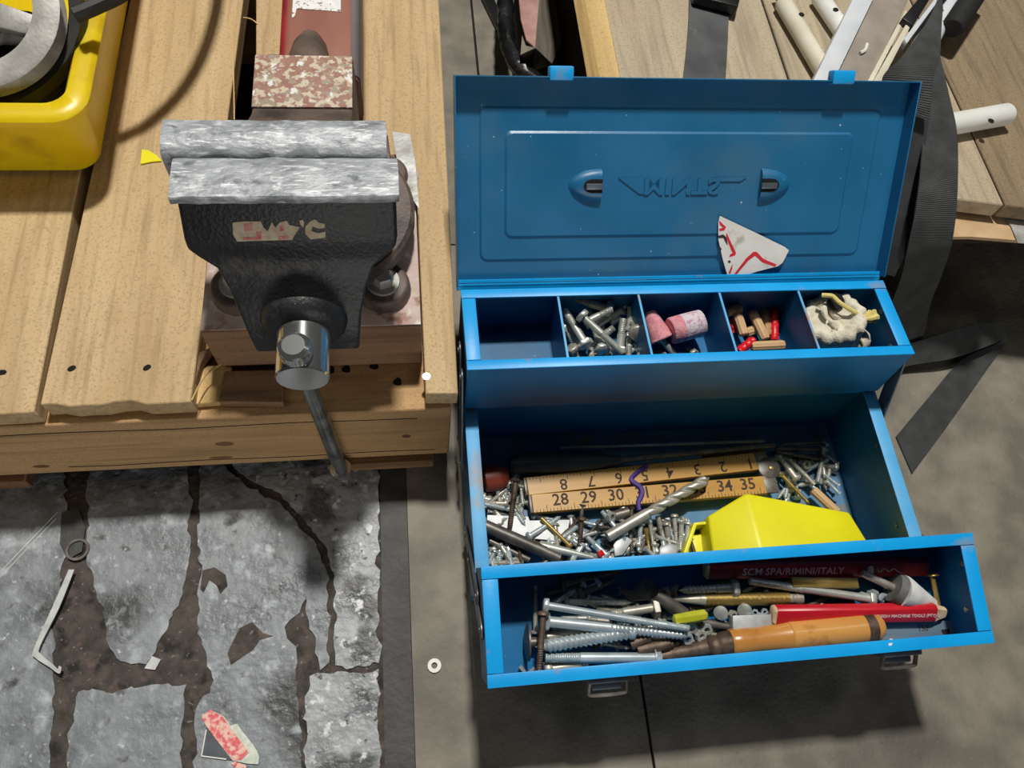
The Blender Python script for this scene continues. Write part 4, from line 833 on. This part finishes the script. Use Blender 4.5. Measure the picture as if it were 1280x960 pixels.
# ------------------------------------------------------------------ vise on its block
CU = -11.5
obj('wood_block', MB().box((-19.6, 12.5, 12.02), (-3.42, 29.5, 18.2)), 'pine_brown', label='thick timber block between the vise base and the pallet', cat='block', bev=.15, seg=1)
obj('metal_sheet', MB().prism([V((-19.55, 12.6, 18.21)), V((-3.47, 12.6, 18.21)), V((-3.47, 24, 18.21)), V((-3.0, 27.5, 18.21)), V((-4.6, 27.6, 18.21)), V((-19.4, 27, 18.21))], (0, 0, .1)), 'block_paint', label='scuffed pinkish sheet lying on the block under the vise', cat='sheet', bev=.03, noise=.04, nsc=1)
vs = empty('bench_vise', (CU, 20, 18.3), 'heavy black bench vise with aluminium jaw covers and red slide', 'vise')
def ngon(cx_, cy_, r, n=36, sx=1): return [(cx_+r*math.cos(2*math.pi*i/n)*sx, cy_+r*math.sin(2*math.pi*i/n)) for i in range(n)]
bs = MB(); bs.loft([[V((x, y, z)) for x, y in ngon(-11.2, 20.2, r)] for z, r in ((18.32, 5.6), (19.6, 5.5), (20.2, 5.2))])
lug = [(-6.2, 15.7), (-16.9, 15.8), (-6.0, 26.4), (-17.2, 26.4)]
for lx, ly in lug:
    bs.loft([[V((x, y, z)) for x, y in ngon(lx, ly, r, 24)] for z, r in ((18.32, 2.1), (19.2, 2.0), (19.5, 1.8))])
    c = V((-11.5, 20.5, 18.32)); e_ = V((lx, ly, 18.32)); dv = (e_-c).normalized(); nn = V((-dv.y, dv.x, 0))
    bs.prism([c+nn*3.2, c-nn*3.2, e_-nn*1.9, e_+nn*1.9], (0, 0, 1.1))
vb = obj('base', bs, 'cast_brown', vs, bev=.12)
obj('swivel_plate', MB().loft([[V((x, y, z)) for x, y in ngon(-10.7, 21.2, r, 44)] for z, r in ((20.2, 7.1), (21.2, 7.1), (21.5, 6.8))]), 'cast_brown', vs)
for lx, ly in lug:
    obj('washer', MB().lathe((lx, ly, 19.5), (0, 0, 1), [(0, 1.28), (.2, 1.24), (.2, .2)], 22), 'pulley', vs)
    obj('bolt', MB().loft([[V((lx+r*math.cos(math.pi/3*i+.3), ly+r*math.sin(math.pi/3*i+.3), z)) for i in range(6)] for z, r in ((19.7, .85), (20.4, .85), (20.55, .72))]), 'pulley', vs)
bd = MB()
prof = [(17.9, 21.4), (17.9, 29.4), (20.9, 29.9), (24.4, 27.7), (25.0, 27.55), (30.2, 27.5), (30.5, 27.1), (30.8, 25.3), (32, 24.6), (34, 24.4), (34, 21.4)]
bd.prism([V((-14.7, y, z)) for y, z in prof], (6.95, 0, 0)); body_v = obj('body', bd, 'cast_brown', vs, bev=.15)
bd = MB(); bd.loft([[V((x, y, z)) for x, y in ((CU-6.6, 18.3), (CU+6.4, 18.3), (CU+6.2, 20.6), (CU+4.6, 21.2+k), (CU-4.8, 21.2+k), (CU-6.4, 20.6))] for z, k in ((25.4, .6), (28.0, .8), (29.95, 0))]); obj('fixed_jaw', bd, 'cast_brown', vs, bev=.15)
obj('anvil_face', MB().box((-14.72, 25.05, 27.5), (-7.76, 30.15, 27.72)), 'anvil', vs, bev=.1)
obj('tongue', MB().lathe((-11.3, 29.8, 24.7), (0, 1, -.02), [(0, 2.0), (2.5, 1.75), (4.6, 1.35), (5.8, .8), (6.2, .1)], 20), 'cast_brown', vs)
sl = MB(); pts = rrect(-13.6, -7.5, 19.8, 25.0, 0, .8, 4); sl.loft([[V((p.x, y, p.y)) for p in pts] for y in (31.0, 62)]); obj('slide', sl, 'slide_paint', vs)
obj('slide_edge', MB().loft([[V((p.x, y, p.y)) for p in rrect(-13.68, -12.7, 20.4, 24.92, 0, .45, 4)] for y in (31.2, 61.9)]), 'slide_red', vs)
obj('slide_edge', MB().loft([[V((p.x, y, p.y)) for p in rrect(-8.6, -7.42, 20.4, 24.96, 0, .5, 4)] for y in (31.2, 61.9)]), 'slide_grey', vs)
obj('label', MB().prism([P(367, -14, 25.02), P(426, -14, 25.02), P(426, 15, 25.02), P(402, 13, 25.02), P(371, 11, 25.02), P(368, 22, 25.02), P(365, 22, 25.02)], (0, 0, .03)), 'white_label', vs)
# moving jaw
mj = MB()
secs = [(29.9, 6.7, 6.6, 15.2, 17.85), (27.5, 6.8, 6.6, 13.9, 17.85), (26.8, 6.75, 6.5, 13.6, 17.9), (26.2, 6.2, 5.9, 13.4, 18), (25.5, 5.2, 5.0, 13.0, 18), (24.5, 4.6, 4.4, 12.0, 18), (23.2, 4.1, 3.95, 10.8, 18), (21.8, 3.75, 3.75, 9.9, 18), (20.3, 3.5, 3.6, 9.5, 18)]
mj.loft([[V((CU-a_, f_, z)), V((CU+b_, f_, z)), V((CU+b_, k_, z)), V((CU-a_, k_, z))] for z, a_, b_, f_, k_ in secs]); obj('moving_jaw', mj, 'cast_black', vs, bev=.25, seg=3, ang=50)
obj('boss', MB().lathe((CU+.1, 10.6, 22.9), (0, -1, 0), [(0, 2.9), (.6, 2.75), (1.0, 2.35), (1.1, 1.9)], 28), 'cast_black', vs)
hd_ = obj('screw_head', MB().lathe((CU+.1, 10.2, 23.0), (0, -1, 0), [(0, 1.6), (.3, 1.75), (4.05, 1.75), (4.2, 1.66), (4.2, .1)], 36), 'chrome', vs, ang=25)
ba, bb = V((-11.58, 7.05, 24.9)), V((-11.0, 7.0, 2.6))
hb = obj('handle_bar', MB().lathe(ba, bb-ba, [(0, .6), ((bb-ba).length, .6)], 20), 'bar_steel', vs)
dz = (bb-ba).normalized()
obj('handle_knob', MB().lathe(ba-dz*.95, dz, [(0, .1), (0, .72), (.16, .98), (.3, 1.05), (1.1, 1.05), (1.2, 1.0), (1.25, .5)], 28), 'chrome', hb, ang=22)
obj('handle_knob', MB().lathe(bb-dz*.1, dz, [(0, .5), (.05, .95), (.8, .95), (1.0, .7), (1.0, .1)], 28), 'chrome', hb, ang=22)
def cover(x0, x1, prof_, name, lab_):
    m_ = MB(); n_ = 40
    m_.loft([[V((x0+(x1-x0)*i/n_, y, z)) for y, z in prof_] for i in range(n_+1)])
    return obj(name, m_, 'alu', vs, noise=.07, nsc=.9, ang=45, label=lab_)
cover(-18.45, -4.7, [(14.75, 30.0), (14.75, 30.3), (14.9, 30.5), (16.4, 30.62), (17.7, 30.55), (17.98, 30.4), (18.02, 27.8), (17.8, 27.8), (17.75, 29.9), (15.05, 30.1), (15.0, 30.0)], 'jaw_cover', 'scratched aluminium cover on the moving jaw')
cover(-19.25, -5.35, [(18.1, 27.8), (18.12, 30.1), (18.3, 30.5), (18.7, 30.75), (19.6, 30.9), (20.7, 30.85), (20.95, 30.6), (20.95, 30.2), (20.7, 30.2), (18.5, 30.0), (18.35, 27.8)], 'jaw_cover', 'rounded aluminium cover on the fixed jaw')
def jf(x, y):
    """photo point on the front face of the moving jaw"""
    d_ = FW + RT*((x-640)/FPX) - UP*((y-480)/FPX); a_ = V((0, 13.9, 27.5)); b_ = V((0, 15.2, 29.9)); n_ = V((1, 0, 0)).cross((b_-a_).normalized())
    return CAM + d_*((a_-CAM).dot(n_)/d_.dot(n_))
nf = V((0, -.88, .476))
def patch(pts, mt_, name, lift=.02): obj(name, MB().prism([jf(280+x*140/1280, 260+y*60/549)+nf*lift for x, y in pts], nf*.03), mt_, vs)
patch([(100, 165), (220, 150), (420, 150), (450, 215), (500, 265), (545, 160), (590, 220), (640, 160), (720, 140), (745, 190), (870, 215), (800, 320), (780, 360), (400, 372), (150, 380), (105, 300)], 'cream_label', 'label_remnant')
patch([(865, 140), (900, 132), (918, 160), (905, 220), (870, 180)], 'cream_label', 'label_remnant')
patch([(985, 150), (1040, 125), (1090, 165), (1150, 178), (1150, 225), (1090, 235), (1010, 205), (1000, 260), (1080, 285), (1160, 265), (1160, 335), (1130, 340), (1080, 345), (990, 355), (930, 290), (930, 210)], 'cream_label', 'label_remnant')
patch([(220, 330), (370, 330), (370, 268), (430, 268), (430, 345), (365, 356), (220, 360)], 'label_red', 'label_remnant', .04); patch([(620, 320), (740, 315), (740, 350), (625, 355)], 'label_red', 'label_remnant', .04); patch([(225, 180), (320, 165), (330, 255), (235, 262)], 'label_red', 'label_remnant', .04)
patch([(640, 195), (670, 190), (690, 250), (640, 262)], 'label_red', 'label_remnant', .04)
# loose things round the vise
obj('metal_scrap', MB().prism([P(490, 163, 19.0), P(514, 168, 19.0), P(519, 205, 19.0), P(523, 260, 19.0), P(500, 225, 19.0)], (0, 0, .08)), 'galv_sheet', label='torn scrap of galvanised sheet beside the jaw covers', cat='scrap', noise=.25, nsc=.6)
obj('yellow_scrap', MB().prism([P(176, 206, 14.05), P(178, 188, 14.05), P(186, 189, 14.05), P(196, 195, 14.05), P(202, 202, 14.05), P(190, 203, 14.05)], (0, 0, .12)), 'yellow_box', label='small yellow plastic shard on the pallet board', cat='shard')
# ------------------------------------------------------------------ yellow bin with pulleys
bn = empty('storage_bin', (-45, 42, 14), 'yellow plastic storage bin of pulleys at the top left', 'bin')
def rr4(x0, x1, y0, y1, z, r): return rrect(x0, x1, y0, y1, z, r, 6)
bmx = MB(); X = (-68, -30.4, 31.0, 60); 
bmx.loft([rr4(X[0]+1, X[1]-1, X[2]+1, X[3]-1, 14.05, 1.6), rr4(X[0]+.2, X[1], X[2]-.05, X[3], 14.5, 1.9), rr4(X[0]-1.4, X[1]+1.6, X[2]-1.5, X[3]+1.5, 21.2, 2.4), rr4(X[0]-1.7, X[1]+1.9, X[2]-1.8, X[3]+1.8, 21.3, 2.6), rr4(X[0]-1.8, X[1]+2.0, X[2]-1.9, X[3]+1.9, 21.9, 2.7),
          rr4(X[0]-1.4, X[1]+1.6, X[2]-1.5, X[3]+1.5, 22.3, 2.4), rr4(X[0]-.2, X[1]+.4, X[2]-.3, X[3]+.3, 22.3, 1.6), rr4(X[0]+.1, X[1]+.1, X[2]+.0, X[3], 21.9, 1.4), rr4(X[0]+1.6, X[1]-1.2, X[2]+1.3, X[3]-1.3, 14.6, 1.2)])
obj('tub', bmx, 'yellow_bin', bn, ang=50)
def pulley(name, label, c, n, R, w):
    p_ = empty(name, c, label, 'pulley')
    obj('rim', MB().ring(c, n, R, [(-1.9, -w*.9), (-.3, -w), (0, -w*.92), (-.9, -w*.15), (-.9, w*.15), (0, w*.92), (-.3, w), (-1.9, w*.9)], 72), 'pulley', p_, ang=30)
    a_ = V(n).normalized(); e_ = a_.orthogonal().normalized(); g_ = a_.cross(e_)
    for k in range(4):
        th = math.pi/2*k+.5; dv = e_*math.cos(th)+g_*math.sin(th); sd_ = a_.cross(dv)
        obj('spoke', MB().loft([[V(c)+dv*q_+sd_*x*ww+a_*y for x, y in ((-1, -.5), (1, -.5), (1, .5), (-1, .5))] for q_, ww in ((1.6, 1.0), (R-1.6, .8))]), 'pulley', p_, bev=.15)
    obj('hub', MB().ring(c, n, 1.4, [(-.6, -1.3), (.7, -1.3), (.7, 1.3), (-.6, 1.3)], 30), 'pulley', p_)
pulley('belt_pulley', 'grey cast V-belt pulley on top of the yellow bin', P(-40, 10, 25.0), (.10, -.42, .9), 6.6, .95)
o = MB().ring((-38, 39.5, 17.2), (0, 0, 1), 5.2, [(-3.2, -2.4), (2.0, -2.6), (2.2, -.6), (.6, 1.4), (-3.2, 1.0)], 60); obj('shade_filler_ring', o, 'rubber', label='added dark ring standing in for shade deep inside the yellow bin', cat='belt', noise=.25, nsc=.5)  # filler ring added to darken the bin where its inside lies in shade
o = MB().ring(P(-34, 16, 23.1), (0, -.34, .94), 7.9, [(-.55, -.5), (.45, -.62), (.45, .62), (-.55, .5)], 72); obj('drive_belt', o, 'rubber', label='thick black rubber drive belt lying under the pulley', cat='belt')
pth = smooth([V((-29.15, 37.2, 24.9)), V((-27.6, 38.2, 25)), V((-25.6, 39.9, 25.1)), V((-23.2, 44, 25.1)), V((-21.6, 50, 25)), V((-21.2, 58, 25)), V((-23, 66, 24.6)), V((-28, 72, 24))], 8)
o = MB().tube(pth, .62, 8); obj('drive_belt', o, 'rubber', label='black rubber belt reaching out over the right rim of the bin', cat='belt')
# ------------------------------------------------------------------ things on and round the far pallet
DZ = 18.02
st = empty('cargo_strap', P(885, 40, DZ), 'flat dark grey strap with black buckle on the far pallet', 'strap')
obj('strap_band', MB().ribbon([P(862, -30, DZ+.3), P(861, 20, DZ+.2), P(858, 60, DZ+.15), P(850, 130, DZ+.12)], [P(916, -30, DZ+.3), P(911, 20, DZ+.2), P(909, 60, DZ+.15), P(905, 130, DZ+.12)], .14), 'flat_strap', st)
bk = MB(); c = [P(862, -14, DZ+.4), P(922, 2, DZ+.4), P(918, 20, DZ+.4), P(864, 6, DZ+.4)]; bk.prism(c, (0, 0, 1.1)); obj('buckle', bk, 'black_plastic', st, bev=.15)
bk = MB(); c = [P(868, -26, DZ+1.2), P(916, -14, DZ+1.2), P(914, -2, DZ+1.2), P(868, -10, DZ+1.2)]; bk.prism(c, (0, 0, .7)); obj('buckle_lever', bk, 'black_plastic', st, bev=.15)
def pipe(a, b, r, mt_, label, hole=None, name='plastic_tube'):
    A, B = P(*a), P(*b); p_ = empty(name, A.lerp(B, .5)-V((0, 0, r)), label, 'tube'); d_ = B-A; L_ = d_.length
    obj('pipe', MB().lathe(A, d_, [(0, r*.8), (0, r), (L_, r), (L_+r*.25, r*.85), (L_+r*.3, r*.1)], 24), mt_, p_, ang=50)
    if hole: h_ = P(*hole); obj('hole', MB().lathe(h_-V((0, 0, .03)), (0, 0, 1), [(0, .3), (.05, .28)], 12), 'hole_black', p_)
    return p_
cp_ = pipe((1040, 108, DZ+.9), (979, 4, DZ+.9), .85, 'cream_plastic', 'cream tube with orange tip lying left of the white frame', (1002, 18, DZ+1.75))
part_rod(cp_, (978, 3, DZ+.9), (972, -8, DZ+.9), [(0, .5), (1, .4)], 'orange_tip', 'tip', 12)
pipe((1075, 72, DZ+.9), (1024, -4, DZ+.9), .85, 'white_plastic', 'white tube running up behind the frame', (1045, 12, DZ+1.75))
pipe((1150, 162, DZ+1.1), (1258, 143, DZ+1.1), 1.05, 'white_plastic', 'white tube end lying on the boards at the right', (1239, 151, DZ+2.0))
fr = empty('folding_stand', P(1085, 50, DZ), 'pale powder-coated metal folding stand with black foam grip', 'stand')
def beam(pts, th, mt_, name, z=0): obj(name, MB().prism([P(*p) for p in pts], (0, 0, -th)), mt_, fr, bev=.08)
zf = DZ+3.6
beam([(1068, -6, zf), (1094, -6, zf), (1040, 106, zf-.4), (1014, 106, zf-.4)], 3.2, 'frame_white', 'side_rail')
beam([(1094, -6, zf-.5), (1138, -6, zf-.5), (1082, 112, zf-.9), (1040, 106, zf-.9)], .4, 'frame_face', 'web')
beam([(1132, 12, zf-.1), (1136, 16, zf-.1), (1088, 108, zf-.5), (1081, 108, zf-.5)], 1.2, 'cream_plastic', 'web_edge')
beam([(1136, 24, zf+.2), (1141, 28, zf+.2), (1098, 110, zf-.2), (1088, 108, zf-.2)], 1.6, 'cream_plastic', 'slider')
beam([(1150, -4, zf+.6), (1164, -4, zf+.6), (1142, 32, zf+.5), (1128, 22, zf+.5)], .8, 'black_plastic', 'slider_pad')
beam([(1172, -6, zf+.6), (1178, -6, zf+.6), (1134, 54, zf+.3), (1130, 48, zf+.3)], .8, 'frame_white', 'thin_rail')
beam([(1178, -6, zf+.5), (1188, -6, zf+.5), (1146, 44, zf+.2), (1138, 48, zf+.2)], .8, 'black_plastic', 'thin_pad')
cr = [(1072, 60), (1079, 68), (1083, 58), (1085, 54), (1084, 62), (1080, 70), (1074, 68)]
obj('slot_mark', MB().tube(smooth([P(1075, 66, zf-.6), P(1081, 63, zf-.6), P(1084, 55, zf-.6)], 5), .16, 6), 'white_plastic', fr)
part_rod(fr, (1196, -14, DZ+2.2), (1158, 62, DZ+1.6), [(0, .85), (1, .85)], 'frame_white', 'tube', 18)
part_rod(fr, (1228, -22, DZ+2.8), (1190, 36, DZ+2.6), [(0, 1.15), (.96, 1.15), (1, .9), (1, .1)], 'foam', 'foam_grip', 20)
part_rod(fr, (1190, 24, DZ+2.2), (1180, 30, DZ+2.2), [(0, .5), (.8, .55), (1, .2)], 'white_plastic', 'end_plug', 14)
# webbing
wb = empty('webbing_strap', P(1160, 250, 12), 'ribbed black webbing hanging down beside the toolbox lid', 'strap')
obj('hanging_band', MB().ribbon([P(1150, 60, 22.5), P(1156, 120, 21.6), P(1152, 190, 20.6), P(1146, 250, 19.6), P(1136, 300, 16.5), P(1126, 345, 12.5), P(1112, 385, 8), P(1104, 420, 4), P(1098, 446, .4)],
                                [P(1172, 60, 22.5), P(1186, 120, 21.6), P(1196, 170, 20.8), P(1196, 245, 19.6), P(1190, 300, 16.5), P(1178, 340, 12.5), P(1164, 375, 8), P(1156, 410, 4), P(1150, 436, .4)], .16, 8), 'webbing', wb)
obj('folded_band', MB().ribbon([P(1176, -10, 24.6), P(1160, 25, 25.0), P(1128, 70, 25.2), P(1104, 96, 24.6), P(1104, 130, 22.6)], [P(1178, 10, 24.6), P(1176, 40, 25.0), P(1174, 72, 25.2), P(1166, 100, 24.6), P(1162, 150, 22.6)], .16, 8), 'webbing', wb)
obj('inner_band', MB().ribbon([P(1106, 126, 22.4), P(1112, 200, 19.2), P(1104, 280, 16.6), P(1094, 340, 13.0)], [P(1162, 140, 22.4), P(1152, 220, 19.2), P(1144, 285, 16.6), P(1118, 345, 13.0)], .16, 8), 'webbing_fine', wb)
lp = empty('webbing_strap', P(1200, 480, 0), 'black webbing end looped flat on the concrete floor', 'strap')
obj('looped_band', MB().ribbon([P(1096, 446, .5), P(1134, 431, 2.4), P(1180, 416, 3.2), P(1220, 404, 3.2), P(1246, 405, 2.8), P(1257, 418, 1.6), P(1254, 432, .6), P(1232, 464, .2), P(1190, 524, .15), P(1140, 592, .15)],
                              [P(1100, 470, .4), P(1136, 457, 1.2), P(1180, 450, 1.6), P(1212, 441, 1.8), P(1240, 430, 1.8), P(1252, 426, 1.2), P(1236, 434, .5), P(1200, 452, .2), P(1160, 498, .15), P(1120, 546, .15)], .16, 8), 'webbing', lp)
# cardboard and paper at the pallet edge
obj('cardboard_sheet', MB().prism([P(1128, 300, 15.6), P(1210, 299, 15.6), P(1300, 306, 15.6), P(1300, 240, 15.6), P(1128, 240, 15.6)], (0, 0, .4)), 'cardboard', label='brown cardboard edge sticking out under the far pallet boards', cat='cardboard')
obj('paper_scrap', MB().prism([P(1252, 266, 16.1), P(1300, 262, 16.1), P(1300, 306, 16.1), P(1272, 304, 16.1), P(1264, 284, 16.1)], (0, 0, .05)), 'galv_sheet', label='grey paper scrap at the right edge below the boards', cat='paper')
# timber offcut, rubber and black sheet between the pallets
tm = empty('timber_offcut', P(675, 30, 0), 'pink painted timber offcut standing behind the toolbox lid', 'timber')
def q3(x, y, z): return P(x, y, z)
a_ = [P(646, -30, 9), P(676, -30, 9), P(669, 60, 9), P(658, 50, 9), P(651, 24, 9)]
obj('painted_face', MB().prism(a_, (0, 0, -.3)), 'pink_paint', tm, bev=.05, seg=1)
b_ = [P(676, -30, 9), P(669, 60, 9), P(690, 80, 5.2), P(702, 55, 4), P(690, -30, 4)]
m = MB(); m.add(b_+[p-V((1.6, 0, 1.0)) for p in b_], [(0, 1, 2, 3, 4), (9, 8, 7, 6, 5)]+[(i, (i+1) % 5, 5+(i+1) % 5, 5+i) for i in range(5)]); obj('sawn_side', m, 'grey_timber', tm, bev=.05, seg=1)
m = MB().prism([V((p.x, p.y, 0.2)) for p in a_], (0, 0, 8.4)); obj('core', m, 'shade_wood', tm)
o = MB().tube(smooth([P(632, -20, 6), P(632, 25, 6), P(637, 60, 6), P(652, 88, 6), P(686, 114, 5)], 8), 1.0, 12); obj('rubber_hose', o, 'rubber_gloss', label='glossy black rubber hose curling round the timber offcut', cat='hose', noise=.3, nsc=1.2)
obj('black_lath', MB().prism([P(600, -12, 1.0), P(613, -12, 1.0), P(640, 46, 1.0), P(634, 58, 1.0)], (0, 0, -.9)), 'black_plastic', label='thin black lath lying on the floor left of the hose', cat='lath', bev=.08)
m = MB().prism([V((11.7, 38, .2)), V((14.2, 38, .2)), V((14.2, 92, .2)), V((12.2, 92, .2))], (0, 0, 2.2)); obj('rubber_mat', m, 'rubber', label='black rubber mat on the floor along the far pallet side', cat='mat', bev=.3, noise=.3, nsc=.4)
# ------------------------------------------------------------------ litter on the floor
obj('hex_nut', nutm := MB().loft([hexr(.62, 0), hexr(.62, .3)], True) if 0 else MB().ring(P(543, 832, .12), (0, 0, 1), .42, [(-.16, -.1), (.16, -.1), (.16, .1), (-.16, .1)], 14), 'white_plastic', label='small white washer on the floor left of the toolbox', cat='washer')
obj('key_ring', MB().ring(P(97, 687, .12), (0, 0, 1), .85, [(-.1, -.1), (.1, -.1), (.1, .1), (-.1, .1)], 28), 'steel_dark', label='dark steel ring pressed into the floor crack', cat='ring')
A = [P(86, 712, .5), P(66, 758, .45), P(42, 812, .4), P(44, 822, .35), P(62, 834, .4), P(74, 842, .5), P(77, 834, .6)]
B = [P(93, 712, .5), P(74, 760, .45), P(50, 808, .4), P(52, 818, .35), P(66, 830, .4), P(72, 836, .5), P(74, 832, .6)]
obj('metal_strip', MB().ribbon(A, B, .08, 4), 'tape_silver', label='bent pale metal strip lying on the worn floor', cat='strip')
ps = empty('sticker_scrap', P(285, 920, 0), 'torn pink and white sticker scrap at the bottom left', 'sticker')
def sp(px, mt_, name, z): obj(name, MB().prism([P(230+x*130/1248, 860+y*100/960, z) for x, y in px], (0, 0, .05)), mt_, ps)
sp([(270, 470), (590, 870), (215, 815)], 'scrap_dark', 'dark_corner', .08)
sp([(212, 350), (310, 258), (480, 340), (560, 450), (640, 430), (700, 520), (760, 590), (830, 680), (880, 760), (905, 830), (890, 915), (740, 905), (640, 880), (590, 875), (420, 660), (270, 460)], 'scrap_white', 'backing', .12)
sp([(212, 350), (310, 258), (460, 340), (620, 560), (780, 770), (690, 860), (600, 870), (420, 660), (270, 460)], 'pink_scrap', 'printed_layer', .18)
sp([(570, 905), (610, 880), (750, 930), (740, 1000), (660, 1000)], 'pink_scrap', 'printed_layer', .12)
m = MB().tube([P(215, 822, .2), P(480, 852, .2)], .03, 4) if 0 else MB().tube([P(252, 945, .15), P(283, 949, .15)], .06, 4); obj('white_edge', m, 'paper', ps)
m = MB().tube([P(252, 945, .15), P(258, 912, .15)], .06, 4); obj('white_edge', m, 'paper', ps)
for o in list(bpy.data.objects):
    if '_w' in o: del o['_w']
